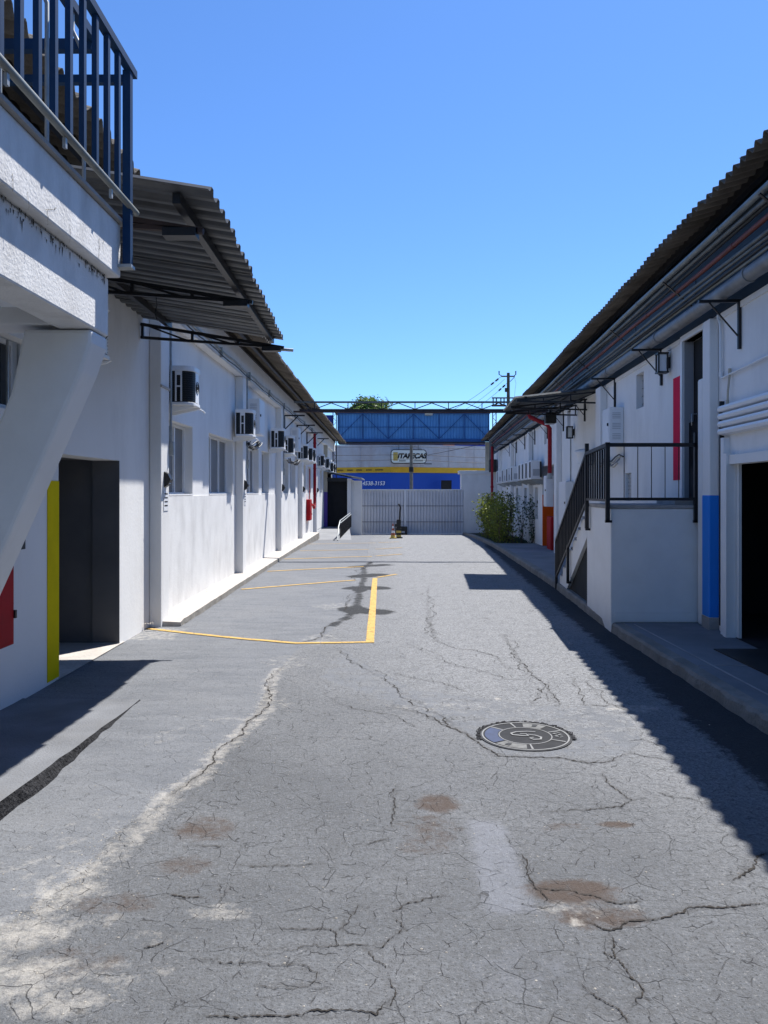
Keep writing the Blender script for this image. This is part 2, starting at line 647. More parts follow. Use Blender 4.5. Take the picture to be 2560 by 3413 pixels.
CR = []
for f_, wd, lst in (
        (z1, 1.2, [(1659, 1338), (1590, 1340), (1480, 1355), (1330, 1358), (1200, 1400), (1040, 1415), (1010, 1445), (965, 1455), (910, 1435), (850, 1410)]),
        (z1, .9, [(620, 1262), (700, 1272), (790, 1272), (900, 1300), (1000, 1335), (1110, 1318)]),
        (z1, .9, [(965, 1455), (975, 1540), (990, 1580), (1040, 1630), (1100, 1700), (1120, 1720), (1060, 1780)]),
        (z1, .9, [(840, 1690), (900, 1745), (960, 1780), (1010, 1810), (1040, 1860)]),
        (z1, .6, [(930, 1545), (985, 1580)]),
        (z1, .8, [(930, 750), (950, 800), (1010, 840), (1060, 880), (1020, 905), (880, 915), (650, 930)]),
        (z1, .8, [(1180, 845), (1240, 865), (1320, 870), (1390, 890)]),
        (z1, 1.4, [(0, 470), (130, 495), (220, 540), (340, 590), (385, 630), (440, 660), (470, 685), (600, 690), (760, 695), (870, 715), (960, 710), (1060, 670)]),
        (z1, 1.1, [(490, 150), (540, 220), (570, 270), (620, 330), (680, 370), (720, 420), (740, 460)]),
        (z1, .8, [(620, 460), (660, 400), (640, 380)]),
        (z1, .8, [(800, 340), (830, 390), (850, 460), (990, 465), (1060, 490)]),
        (z1, .9, [(165, 0), (165, 120), (210, 185), (290, 215), (380, 222), (470, 250), (530, 320)]),
        (z1, .8, [(0, 320), (100, 345), (230, 365), (330, 400)]),
        (z1, .8, [(30, 810), (15, 880), (20, 940), (0, 1000)]),
        (z1, .6, [(50, 880), (140, 885)]),
        (z1, .8, [(575, 1110), (600, 1170), (630, 1250), (690, 1350)]),
        (z1, 1.3, [(1500, 1240), (1560, 1200), (1610, 1130), (1659, 1110)]),
        (z1, .7, [(0, 1380), (60, 1340), (160, 1310), (240, 1300)]),
        (z1, .6, [(0, 1490), (60, 1440), (20, 1400)]),
        (z1, .7, [(0, 1660), (25, 1720), (10, 1760), (0, 1790)]),
        (z1, .5, [(560, 1330), (620, 1345), (690, 1360)]),
        (z1, .7, [(1050, 620), (1110, 612), (1180, 640)]),
        (z1, .7, [(1060, 670), (1130, 690), (1220, 700)]),
        (z8, 1.1, [(715, 1255), (780, 1265), (860, 1265)]),
        (z8, 1.0, [(610, 1485), (660, 1475), (700, 1460)]),
        (z8, .6, [(1130, 1405), (1250, 1400), (1380, 1400), (1430, 1415), (1440, 1470), (1370, 1480), (960, 1480)]),
        (z8, .5, [(1440, 1410), (1490, 1350), (1530, 1300)]),
        (z8, .6, [(1440, 1470), (1560, 1475)]),
        (z8, .6, [(850, 1530), (990, 1550), (1190, 1560), (1300, 1560), (1350, 1590), (1345, 1620)]),
        (z8, .5, [(1345, 1620), (1320, 1640), (1080, 1640)]),
        (z8, .9, [(840, 1775), (1000, 1780), (1130, 1770), (1290, 1765), (1600, 1770), (1659, 1700)]),
        (z8, .6, [(1560, 1490), (1600, 1540), (1650, 1570)]),
        (z8, .6, [(1659, 1440), (1600, 1490)]),
        (z8, .6, [(800, 1045), (960, 1050)]),
        (z8, .5, [(990, 1125), (1170, 1130), (1400, 1125)]),
        (z8, .6, [(1550, 1040), (1620, 1020), (1659, 1010)]),
        (z8, 1.25, [(1200, 290), (1145, 335), (1140, 400), (1125, 470), (1045, 520), (1030, 575), (915, 645), (905, 700), (830, 760), (720, 830)]),
        (z2, 1.6, [(810, 665), (880, 680), (960, 685), (1040, 670), (1090, 650), (1100, 610), (1140, 575), (1200, 560), (1280, 540)]),
        (z2, 1.4, [(1240, 510), (1225, 470), (1245, 440), (1280, 390)]),
        (z2, 1.6, [(1280, 330), (1300, 290), (1340, 240), (1370, 215)]),
        (lambda u, v: (u, v), .9, [(720, 1395), (780, 1440), (850, 1480), (950, 1545), (1030, 1598)]),
        (lambda u, v: (u, v), .9, [(925, 1265), (924, 1300), (930, 1345), (945, 1385)]),
        (lambda u, v: (u, v), .7, [(880, 1390), (960, 1430), (1040, 1450), (1110, 1470)]),
        (lambda u, v: (u, v), .6, [(700, 1500), (760, 1530), (850, 1545), (900, 1570)]),
        (lambda u, v: (u, v), .6, [(1090, 1370), (1120, 1430), (1180, 1480), (1200, 1520)]),
        (lambda u, v: (u, v), .6, [(1260, 1470), (1310, 1520), (1380, 1530)])):
    CR.append((wd, [D(*f_(*q)) for q in lst]))


def make_ground():
    xs = np.unique(np.concatenate([[-400, -150, -60, -30, -15, -9, -6, -4.5, -3.6], np.arange(-3.1, 3.35, .035), [3.6, 4.2, 5, 7, 10, 16, 30, 60, 150, 400]]))
    ys, y, st = [-60, -20, -8, -3, 0, .7], 1.2, .03
    while y < 20:
        ys.append(y)
        y += max(.028, .0058 * y)
    ys += list(np.arange(20.2, 41, .4)) + [42, 45, 50, 60, 80, 120, 200, 400, 900]
    ys = np.array(ys)
    X, Y = np.meshgrid(xs, ys)
    P = np.stack([X.ravel(), Y.ravel()], 1)
    Z = np.array([gz(v) for v in P[:, 1]])
    near = (np.abs(P[:, 0]) < 3.4) & (P[:, 1] > 1) & (P[:, 1] < 25)
    und = np.array([noise.noise((p[0] * .9, p[1] * .9, 3.3)) * .008 + noise.noise((p[0] * 4, p[1] * 4, 1.3)) * .0022 if k else 0 for p, k in zip(P, near)])
    Z += und
    # zones
    edge = [D(*q) for q in ((-700, 2400), (0, 2000), (90, 1945), (180, 1885), (240, 1810), (370, 1715), (465, 1640), (545, 1550), (585, 1470), (610, 1440),
                            (640, 1405), (690, 1385), (745, 1335), (765, 1300), (790, 1220), (800, 1165))]
    ap = np.array(edge)
    o = np.argsort(ap[:, 1])
    ex = np.interp(P[:, 1], ap[o, 1], ap[o, 0])
    apron = sm(ex - P[:, 0], -.05, .05)
    patch = [D(*q) for q in ((690, 1465), (850, 1520), (960, 1560), (1040, 1600), (1060, 1630), (1130, 1637), (1230, 1640), (1330, 1640), (1390, 1605),
                             (1370, 1560), (1300, 1525), (1150, 1522), (1030, 1505), (900, 1490), (800, 1440), (740, 1400))]
    apron = np.maximum(apron, inside(P, patch) * .52)
    brown = np.zeros(len(P))
    for (u, v, rx, ry, a) in ((440, 1790, .20, .20, .75), (400, 1870, .18, .14, .6), (945, 1735, .16, .16, 1.), (930, 1790, .2, .25, .6), (915, 1830, .22, .12, .5),
                              (1235, 1925, .26, .14, 1.), (1290, 1980, .26, .12, .8), (1330, 1780, .12, .06, .9), (1220, 1785, .2, .07, .5), (1130, 1550, .3, .2, .15),
                              (250, 1950, .25, .12, .6), (170, 2080, .25, .15, .5), (480, 1930, .2, .2, .25)):
        brown = np.maximum(brown, blob(P, D(u, v), rx, ry) * a)
    pale = np.zeros(len(P))
    c1 = [D(*q) for q in ((605, 1445), (585, 1470), (572, 1535), (527, 1580), (470, 1625), (430, 1680), (370, 1715), (300, 1800), (240, 1850), (170, 1900), (100, 1960), (40, 2010), (0, 2060))]
    pale = np.maximum(pale, (1 - sm(poly_dist(P, c1), .02, .16)) * .68)
    c2 = [D(*q) for q in ((330, 1600), (450, 1560), (560, 1545))]
    pale = np.maximum(pale, (1 - sm(poly_dist(P, c2), .05, .25)) * .35)
    c3 = [D(*q) for q in ((0, 1890), (90, 1850), (200, 1790))]
    pale = np.maximum(pale, (1 - sm(poly_dist(P, c3), .1, .35)) * .35)
    for (u, v, rx, ry, a) in ((620, 1430, .35, .4, .45), (690, 1380, .3, .5, .5), (1235, 1965, .2, .1, .42), (1370, 1960, .12, .05, .42), (1245, 1993, .05, .03, 1.),
                              (480, 1970, .2, .1, .6), (230, 2100, .3, .12, .5), (120, 2160, .3, .15, .6), (1390, 1420, .4, .4, .35), (1370, 1530, .3, .15, .7),
                              (725, 1310, .5, .5, .5), (775, 1255, .3, .8, .4), (1075, 1508, .05, .06, .9), (590, 1520, .2, .3, .5), (950, 1530, .6, .25, .4), (330, 2030, .2, .1, .35), (60, 2010, .26, .16, .75), (150, 1925, .24, .14, .7), (30, 2120, .26, .15, .75), (100, 2090, .2, .1, .6), (210, 1990, .16, .10, .45), (90, 1880, .25, .2, .4), (250, 1845, .15, .12, .5)):
        pale = np.maximum(pale, blob(P, D(u, v), rx, ry) * a)
    wall_dust = (1 - sm(P[:, 0], -2.55, -2.25)) * (P[:, 1] > 8.8) * (P[:, 1] < 9.6) * .6
    pale = np.maximum(pale, wall_dust)
    wet_shade = np.zeros(len(P))
    for (u, v, rx, ry, a) in ((768, 1318, .16, .5, .95), (778, 1272, .17, .5, .9)):
        wet_shade = np.maximum(wet_shade, blob(P, D(u, v), rx, ry) * a)
    for ln, r0_, r1_, a in (((( 720, 1352), (748, 1335), (768, 1318), (778, 1272), (788, 1245), (784, 1226), (802, 1214)), .01, .13, .52), (((758, 1316), (778, 1320), (818, 1322)), .07, .34, .95),
                            (((770, 1270), (816, 1270)), .08, .36, .95), (((776, 1245), (815, 1242)), .08, .40, .85), (((770, 1224), (830, 1220)), .05, .35, .7)):
        wet_shade = np.maximum(wet_shade, (1 - sm(poly_dist(P, [D(*q) for q in ln]), r0_, r1_)) * a)
    strip = sm(P[:, 0] - (1.80 + .052 * P[:, 1]), 0, .35) * (1 - sm(P[:, 1], 24, 30))  # dark kerb asphalt, widened so its colour also deepens the roof shadow
    wet_shade = np.maximum(wet_shade, strip * .78)
    blue = np.zeros(len(P))
    bq = [D(*q) for q in ((1000, 1765), (1095, 1770), (1120, 1830), (1150, 1900), (1175, 1975), (1040, 1985), (1020, 1900), (1005, 1830))]
    d = poly_dist(P, bq + [bq[0]])
    ins = inside(P, bq)
    blue = sm(np.where(ins, d, -d), -.04, .08) * .95
    for (u, v, rx, ry, a) in ((1130, 2100, .3, .25, .4), (560, 1800, .3, .3, .2), (1300, 1620, .35, .3, .35), (950, 1700, .3, .3, .3)):
        blue = np.maximum(blue, blob(P, D(u, v), rx, ry) * a)
    cracky = np.zeros(len(P))
    nearp = (np.abs(P[:, 0]) < 3.3) & (P[:, 1] > 1) & (P[:, 1] < 14)
    Q = P[nearp]
    hd = np.full(len(Q), 9.)
    for wd_, pts_ in CR:
        hd = np.minimum(hd, poly_dist(Q, pts_) / (.4 + .6 * wd_))
    cracky[nearp] = 1 - sm(hd, .0, .05)
    fs = []
    nx, ny = len(xs), len(ys)
    for j in range(ny - 1):
        for i in range(nx - 1):
            a = j * nx + i
            fs.append((a, a + 1, a + nx + 1, a + nx))
    me = bpy.data.meshes.new('lane')
    me.from_pydata(np.column_stack([P, Z]).tolist(), [], fs)
    me.polygons.foreach_set('use_smooth', [True] * len(fs))
    for nm, ch in (('zones', (apron, brown, pale)), ('zones_b', (wet_shade, blue, cracky))):
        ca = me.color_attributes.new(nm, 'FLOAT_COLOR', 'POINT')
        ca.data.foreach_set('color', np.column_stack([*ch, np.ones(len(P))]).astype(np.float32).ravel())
    bl_ = me.attributes.new('far_pale', 'FLOAT', 'POINT')
    bl_.data.foreach_set('value', (sm(P[:, 1] + .9 * P[:, 0], 4.0, 8.0) * (.55 + .45 * sm(P[:, 0], -.8, .9))).astype(np.float32))  # old asphalt turns paler with distance and towards the right
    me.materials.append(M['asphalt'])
    o = bpy.data.objects.new('lane', me)
    COL.objects.link(o)
    o['label'] = 'cracked grey asphalt lane running between the two white buildings'
    return struct(o)


LANE = make_ground()


def lane_z(x, y):
    z = gz(y)
    if abs(x) < 3.4 and 1 < y < 25:
        z += noise.noise((x * .9, y * .9, 3.3)) * .008 + noise.noise((x * 4, y * 4, 1.3)) * .0022
    return z


def ragged(pts, depth, amp, rnd):
    for _ in range(depth):
        q = [pts[0]]
        for a, b in zip(pts[:-1], pts[1:]):
            L_ = math.dist(a, b)
            nx, ny = -(b[1] - a[1]) / (L_ + 1e-9), (b[0] - a[0]) / (L_ + 1e-9)
            k = rnd.uniform(-amp, amp) * L_
            q += [((a[0] + b[0]) / 2 + nx * k, (a[1] + b[1]) / 2 + ny * k), b]
        pts = q
    return pts


rc = random.Random(3)
mb = MB()
for wd, pts in CR:
    rg = ragged(ragged(pts, 2, .11, rc), 3, .24, rc)
    n = len(rg)
    vs = []
    for i, (x, y) in enumerate(rg):
        a, b = rg[max(i - 1, 0)], rg[min(i + 1, n - 1)]
        t = Vector((b[0] - a[0], b[1] - a[1]))
        t = t.normalized() if t.length > 0 else Vector((1, 0))
        nn = Vector((-t.y, t.x))
        e = min(1, min(i, n - 1 - i) / (n * .18) + .1)
        hw = .0023 * wd * e * (.15 + 1.9 * max(0, .5 + .9 * noise.noise((i * .22, wd * 7 + pts[0][0] * 5, 2.0))) ** 1.6 + .35 * rc.random()) * (1 + .03 * y)
        z = lane_z(x, y) + .0035
        vs += [(x + nn.x * hw, y + nn.y * hw, z), (x - nn.x * hw, y - nn.y * hw, z)]
    mb.add(vs, [(2 * i, 2 * i + 1, 2 * i + 3, 2 * i + 2) for i in range(n - 1)])
mat('crack', (.030, .026, .022), 1.0, var=.5, scale=20)
mb.build('crack', 'crack', LANE, kind='stuff', label='dark ragged cracks in the asphalt')

# broken lumps along the crumbling seam and the stones lying about
mb = MB()
SEAM = [D(*z8(*q)) for q in ((1200, 290), (1145, 335), (1140, 400), (1125, 470), (1045, 520), (1030, 575), (915, 645), (905, 700), (830, 760), (720, 830), (600, 930), (420, 1080), (320, 1190), (200, 1290), (110, 1350))]
seam = ragged(SEAM, 5, .12, rc)
for x, y in seam:
    for _ in range(1):
        px, py = x + rc.gauss(0, .05), y + rc.gauss(0, .07)
        r = rc.uniform(.002, .006)
        z = lane_z(px, py)
        mb.add([(px + r * rc.uniform(.5, 1.2) * math.cos(k), py + r * rc.uniform(.5, 1.2) * math.sin(k), z + .001) for k in (0, 1.3, 2.4, 3.6, 4.9)] + [(px, py, z + r * .7)],
               [(0, 1, 5), (1, 2, 5), (2, 3, 5), (3, 4, 5), (4, 0, 5)])
for _ in range(700):
    py = 2.0 + 12 * rc.random() ** 1.7
    px = rc.uniform(-2.3, 2.4)
    r = rc.uniform(.002, .006)
    z = lane_z(px, py)
    mb.add([(px + r * math.cos(k), py + r * rc.uniform(.6, 1.2) * math.sin(k), z + .001) for k in (0, 1.3, 2.4, 3.6, 4.9)] + [(px, py, z + r * .8)],
           [(0, 1, 5), (1, 2, 5), (2, 3, 5), (3, 4, 5), (4, 0, 5)])
mb.build('loose_grit', 'mortar_crumb', LANE, kind='stuff', label='pale crumbs of mortar and grit on the asphalt')

# yellow parking lines
lines = [
    ([(461, 2094), (620, 2110), (800, 2128), (988, 2145), (1115, 2143), (1233, 2141)], .075),
    ([(1233, 2143), (1238, 2080), (1243, 2020), (1246, 1975), (1250, 1927)], .095),
    ([(805, 1965), (930, 1955), (1050, 1945), (1183, 1934)], .085),
    ([(1258, 1925), (1290, 1920), (1322, 1915)], .07),
    ([(891, 1905), (1050, 1897), (1212, 1889)], .09),
    ([(948, 1864), (1100, 1859), (1240, 1855)], .09),
    ([(1252, 1853), (1340, 1847)], .08),
    ([(1000, 1836), (1120, 1834), (1229, 1832)], .09),
    ([(1252, 1831), (1340, 1825)], .08),
    ([(1028, 1814), (1140, 1812), (1252, 1810)], .09),
    ([(1262, 1809), (1330, 1806)], .08)]
for pts, wd in lines:
    q = []
    P_ = [ground(*p) for p in pts]
    for a, b in zip(P_[:-1], P_[1:]):
        n = max(2, int(math.dist(a, b) / .08))
        q += [(a[0] + (b[0] - a[0]) * i / n, a[1] + (b[1] - a[1]) * i / n) for i in range(n)]
    q.append(P_[-1])
    vs = []
    for i, (x, y) in enumerate(q):
        a, b = q[max(i - 1, 0)], q[min(i + 1, len(q) - 1)]
        t = Vector((b[0] - a[0], b[1] - a[1])).normalized()
        hw = wd / 2 * rc.uniform(.94, 1.06)
        for s in (1, -1):
            xx, yy = x - t.y * hw * s, y + t.x * hw * s
            vs.append((xx, yy, lane_z(xx, yy) + .007))
    MB().add(vs, [(2 * i, 2 * i + 1, 2 * i + 3, 2 * i + 2) for i in range(len(q) - 1)]).build('parking_line', 'road_yellow', LANE)

# ------------------------------------------------------------------ manhole cover set in the lane
mx, my = ground(1751, 2455)
mz = lane_z(mx, my)
mh = thing('manhole_cover', 'round black iron manhole cover with pale ring emblem set in the asphalt', 'manhole cover', (mx, my, mz))
MB().disc((mx, my, mz + .006), .305, 48).build('cover', 'cast_iron', mh)
rim = MB()
rr = random.Random(11)
for i in range(70):
    an = math.pi * (-.08 + 1.16 * i / 70)
    r0, r1 = .312, .335 + rr.uniform(-.004, .015)
    h = .006 + rr.uniform(0, .006)
    a2 = an + .052
    vs = []
    for a_ in (an, a2):
        for r in (r0, r1):
            vs += [(mx + r * math.cos(a_), my + r * math.sin(a_), mz), (mx + r * math.cos(a_), my + r * math.sin(a_), mz + h)]
    rim.add(vs, [(1, 3, 7, 5), (0, 1, 5, 4), (2, 6, 7, 3)])
rim.build('broken_collar', 'old_asphalt_edge', mh)
zz = mz + .009
MB().disc((mx, my, mz + .0075), .318, 48, r0=.304).build('gap', 'ink', mh)
MB().disc((mx, my, zz), .302, 48, r0=.291).build('outer_ring', 'manhole_white', mh)
MB().disc((mx, my, zz), .185, 40, r0=.177).build('inner_ring', 'manhole_white', mh)
MB().disc((mx, my, zz), .280, 14, a0=math.radians(140), a1=math.radians(212), r0=.190).build('blue_sector', 'manhole_blue', mh)
for a0, a1, mtl in ((216, 262, 'manhole_pale'), (48, 84, 'manhole_pale')):
    MB().disc((mx, my, zz), .280, 12, a0=math.radians(a0), a1=math.radians(a1), r0=.192).build('pale_sector', mtl, mh)
for a0 in (20, 100, 136, 268, 330):
    MB().disc((mx, my, zz + .001), .284, 2, a0=math.radians(a0), a1=math.radians(a0 + 3), r0=.186).build('spoke', 'manhole_white', mh)
for a0 in (228, 60):
    MB().disc((mx, my, zz + .003), .262, 3, a0=math.radians(a0), a1=math.radians(a0 + 8), r0=.215).build('lifting_slot', 'ink', mh)
sw = MB()
for pts in ([(.085, .075), (.03, .088), (-.05, .078), (-.092, .045), (-.085, .012), (-.03, -.005), (.02, -.012), (.01, .03), (-.03, .04)],
            [(.02, .02), (.07, .0), (.102, -.04), (.09, -.085), (.04, -.09), (.02, -.06), (.05, -.045)]):
    vs = []
    m_ = len(pts)
    for i, (x, y) in enumerate(pts):
        a, b = pts[max(i - 1, 0)], pts[min(i + 1, m_ - 1)]
        t = Vector((b[0] - a[0], b[1] - a[1])).normalized()
        hw = .009 * (1 - .45 * abs(2 * i / (m_ - 1) - 1))
        vs += [(mx + x - t.y * hw, my + y + t.x * hw, zz + .002), (mx + x + t.y * hw, my + y - t.x * hw, zz + .002)]
    sw.add(vs, [(2 * i, 2 * i + 1, 2 * i + 3, 2 * i + 2) for i in range(m_ - 1)])
sw.build('emblem', 'manhole_white', mh)
ltr = MB()
for k, a0 in enumerate((352, 359, 6, 13)):
    a = math.radians(a0)
    for q in (0, 1):
        r_ = .215 + .03 * q
        x, y = mx + r_ * math.cos(a), my + r_ * math.sin(a)
        ltr.bar((x - .012, y + .012 * (-1) ** (k + q), zz + .001), (x + .012, y, zz + .001), .008, .002)
ltr.build('raised_letters', 'manhole_white', mh)

# ------------------------------------------------------------------ paved edges
# left: raised asphalt platform by the door, pale apron further on
pl = MB()
ysl = [-3, 0, 2, 3] + [3.2 + .14 * i for i in range(23)]
vs = []
re_ = random.Random(5)
for y in ysl:
    h = max(.006, min(.13, (6.25 - y) * .040))
    j = re_.uniform(-.006, .006) if 4.3 < y < 6.1 else 0
    xe = -1.985 + j
    vs += [(-2.96, y, h + .01), (xe - .012, y, h), (xe + (re_.uniform(0, .03) if y > 4.3 else 0), y, -.01)]
n = len(ysl)
pl.add(vs, [(3 * i, 3 * i + 3, 3 * i + 4, 3 * i + 1) for i in range(n - 1)])
edge_f = [(3 * i + 1, 3 * i + 4, 3 * i + 5, 3 * i + 2) for i in range(n - 1)]
mat('platform', (.14, .145, .155), .9, var=.2, scale=3, bump=.4, bscale=70, dirt=(.14, .135, .13), dscale=2.2, damt=.6)
plat = struct(pl.build('platform', 'platform'))
MB().add(vs, edge_f).build('broken_edge', 'old_asphalt_edge', plat)
lg = MB()
yl = [9.72, 9.9] + [10 + .25 * i for i in range(83)]
vs = []
for i, y in enumerate(yl):
    xe = -2.56 + re_.uniform(-.006, .006)
    top = .075 + .001 * (y - 9)
    if y < 9.8:
        top = .055
    vs += [(-3.0, y, top + .02), (xe - .01, y, top), (xe, y, gz(y) - .02)]
n = len(yl)
lg.add(vs, [(3 * i, 3 * i + 3, 3 * i + 4, 3 * i + 1) for i in range(n - 1)])
lg.add([(-3.0, 9.72, -.02), (-2.56, 9.72, -.02), (-2.57, 9.72, .055), (-3.0, 9.72, .075)], [(0, 1, 2, 3)])
ledge = struct(lg.build('ledge', 'pale_concrete'))
MB().add(vs, [(3 * i + 1, 3 * i + 4, 3 * i + 5, 3 * i + 2) for i in range(n - 1)]).build('ledge_face', 'kerb', ledge)
mb = MB()                                           # crumbs at the foot of the wall
for _ in range(500):
    y = 9.4 + 18 * re_.random()
    x = -2.93 + abs(re_.gauss(0, .05))
    r = re_.uniform(.004, .014)
    z = .085 + .001 * (y - 9)
    mb.add([(x + r * math.cos(k), y + r * 1.4 * math.sin(k), z) for k in (0, 1.3, 2.4, 3.6, 4.9)] + [(x, y, z + r * .8)],
           [(0, 1, 5), (1, 2, 5), (2, 3, 5), (3, 4, 5), (4, 0, 5)])
mb.build('plaster_crumbs', 'mortar_crumb', ledge, kind='stuff')
# ramp up to the far dark doorway
rp = MB()
rp.add([(-2.95, 29.6, gz(29.6) + .005), (-1.25, 29.6, gz(29.6) + .005), (-1.7, 37.6, .0), (-2.95, 37.6, 0), (-1.25, 29.6, -.4), (-1.7, 37.6, -.6), (-2.95, 45, 0), (-1.7, 45, 0), (-1.7, 45, -.6)],
       [(0, 1, 2, 3), (1, 4, 5, 2), (3, 2, 7, 6), (2, 5, 8, 7)])
struct(rp.build('ramp', 'walkway'))

# right: raised walkway with kerb, planting bed beyond it
KP = [(-4, 2.66), (0, 2.67), (5.4, 2.69), (9.3, 2.76), (13.5, 3.02), (20.6, 3.28), (24.4, 3.45), (39.3, 4.02)]


def kx(y):
    return float(np.interp(y, [p[0] for p in KP], [p[1] for p in KP]))


def strip_mesh(y0, y1, dy, xa, xb, zf):
    vs, y = [], y0
    while True:
        vs += [(xa(y), y, zf(y)), (xb(y), y, zf(y))]
        if y >= y1 - 1e-6:
            break
        y = min(y + dy, y1)
    n = len(vs) // 2
    return vs, [(2 * i, 2 * i + 1, 2 * i + 3, 2 * i + 2) for i in range(n - 1)]


wz = lambda y: .12 + gz(y)
wk = MB().add(*strip_mesh(-4, 24.4, .5, lambda y: kx(y) + .13, lambda y: RX0 + SLOPE * y + .3, wz))
walk = struct(wk.build('walkway', 'walkway'))
kb = MB()
vs = []
y = -4.0
while y < 39.4:
    j = re_.uniform(-.008, .008)
    x = kx(y)
    vs += [(x + .13, y, wz(y) + .001), (x + .02 + j, y, wz(y) - .004), (x + j, y, wz(y) - .03 + j), (x - .01 + j, y, gz(y) - .03)]
    y += .11
n = len(vs) // 4
for k in range(3):
    kb.add(vs, [(4 * i + k, 4 * i + k + 1, 4 * i + k + 5, 4 * i + k + 4) for i in range(n - 1)])
kb.build('kerb', 'kerb', walk)
jt = MB()
for y in (2.1, 4.6, 7.0, 15.5, 18.2, 21.0):
    jt.box(kx(y) + .14, RX0 + SLOPE * y, y, y + .012, wz(y) + .001, wz(y) + .004)
jt.box(2.98, 3.0, -4, 9.2, .121, .1245)
jt.build('joint', 'concrete', walk)
MB().box(3.30, 3.95, 5.2, 7.7, .124, .132).build('door_mat', 'black_plastic', walk, label='black mat lying before the open shutter')
bed = MB().add(*strip_mesh(24.4, 39.4, .5, lambda y: kx(y) + .13, lambda y: RX0 + SLOPE * y + .3, lambda y: wz(y) - .03))
struct(bed.build('planting_bed', 'soil'))

# ------------------------------------------------------------------ shared builders
def wall_holes(mb, y0, y1, z0, z1, holes, o=0.0, depth=.17):
    """front skin of a wall in the (o, y, z) frame with rectangular openings and their reveals"""
    ys = sorted({y0, y1, *[h[0] for h in holes], *[h[1] for h in holes]})
    zs = sorted({z0, z1, *[h[2] for h in holes], *[h[3] for h in holes]})
    for a, b in zip(ys[:-1], ys[1:]):
        for c, d in zip(zs[:-1], zs[1:]):
            cy, cz = (a + b) / 2, (c + d) / 2
            if any(h[0] < cy < h[1] and h[2] < cz < h[3] for h in holes):
                continue
            mb.quad((o, a, c), (o, b, c), (o, b, d), (o, a, d))
    for h in holes:
        a, b, c, d = h[:4]
        e = o - (h[4] if len(h) > 4 else depth)
        mb.quad((o, a, c), (e, a, c), (e, a, d), (o, a, d))
        mb.quad((o, b, c), (o, b, d), (e, b, d), (e, b, c))
        mb.quad((o, a, d), (e, a, d), (e, b, d), (o, b, d))
        mb.quad((o, a, c), (o, b, c), (e, b, c), (e, a, c))


def window(tf, parent, y0, y1, z0, z1, o, panes=3, blind=(), frame='white_metal'):
    g = .035
    f = MB(tf)
    f.box(o, o + .04, y0, y1, z0, z0 + g).box(o, o + .04, y0, y1, z1 - g, z1)
    f.box(o, o + .04, y0, y0 + g, z0 + g, z1 - g).box(o, o + .04, y1 - g, y1, z0 + g, z1 - g)
    for i in range(1, panes):
        c = y0 + (y1 - y0) * i / panes
        f.box(o + .002, o + .042, c - .022, c + .022, z0 + g, z1 - g)
    fr = f.build('window', frame, parent)
    for i in range(panes):
        a, b = y0 + (y1 - y0) * i / panes, y0 + (y1 - y0) * (i + 1) / panes
        MB(tf).box(o + .005, o + .012, a + .022, b - .022, z0 + g, z1 - g).build('pane', 'blind' if i in blind else 'glass', fr)
    return fr


WAVE, AMP = .177, .034


def sheet_mesh(name, waves, length, thick=.007, wave=WAVE, amp=AMP, trap=False, mtl='fibre'):
    n = int(waves * 8)
    prof = []
    for i in range(n + 1):
        t = i / 8
        y = t * wave
        if trap:
            ph = t % 1
            z = amp * (-1 if ph < .35 or ph > .9 else (1 if .47 < ph < .78 else ((ph - .35) / .06 - 1 if ph <= .47 else (1 - (ph - .78) / .06))))
            z = max(-amp, min(amp, z))
        else:
            z = amp * math.sin(2 * math.pi * t)
        prof.append((y, z))
    vs, fs = [], []
    for x in (0, length):
        for zo in (0, thick):
            vs += [(x, y, z + zo) for y, z in prof]
    k = n + 1
    for i in range(n):
        fs.append((i, i + 1, 2 * k + i + 1, 2 * k + i))                  # underside
        fs.append((k + i, 3 * k + i, 3 * k + i + 1, k + i + 1))          # top
        fs.append((i, k + i, k + i + 1, i + 1))                          # eave edge
    me = bpy.data.meshes.new(name)
    me.from_pydata(vs, [], fs)
    me.polygons.foreach_set('use_smooth', [not trap and (j % 3 != 2) for j in range(len(fs))])
    me.materials.append(M[mtl])
    return me


def roof_sheets(root, me, place, rz, n, pitch, tilt, rnd, jit=.012):
    for i in range(n):
        p = Vector(place(i * pitch))
        o = bpy.data.objects.new('roof_sheet', me)
        COL.objects.link(o)
        o.parent = root
        o.location = p - ORG[root.name] + Vector((rnd.uniform(-jit, jit) * 1.5, 0, rnd.uniform(-jit, jit) * .5 + (.006 if i % 2 else 0)))
        o.rotation_euler = (rnd.uniform(-.004, .004), -tilt + rnd.uniform(-.006, .006), rz + rnd.uniform(-.004, .004))


# ------------------------------------------------------------------ left building
rl = random.Random(21)
LB = thing('warehouse', 'long white building with yellow striped doorway and wall air conditioners under a corrugated roof', 'building', (-2.95, 19, 0))
PIL = [9.66, 15.27, 20.97, 26.4, 32.0]
WIN = [(10.15, 11.85), (12.95, 15.0), (16.5, 18.1), (18.55, 19.7), (22.0, 23.7), (24.2, 25.6), (27.4, 29.0), (29.7, 31.2), (33.0, 34.6), (35.2, 36.6)]
DOOR = (6.97, 8.58, 0.0, 2.05)
holes = [DOOR + (.30,), (4.6, 6.28, 2.35, 2.93, .12)] + [(a, b, 1.65, 2.70, .17) for a, b in WIN]
mb = MB(LT)
wall_holes(mb, -5, 44, -.7, 4.02, holes)
mb.build('wall', 'white_wall', LB)
for a_, b_ in zip([p + .362 for p in PIL], PIL[1:] + [37.59]):
    MB(LT).box(.001, .012, a_, b_ - .002, .05, 1.642).build('dado', 'white_dado', LB)
MB(LT).box(-.30, -.002, 8.572, 8.579, 0.02, 2.048).build('door_jamb', 'dark_grey_paint', LB)
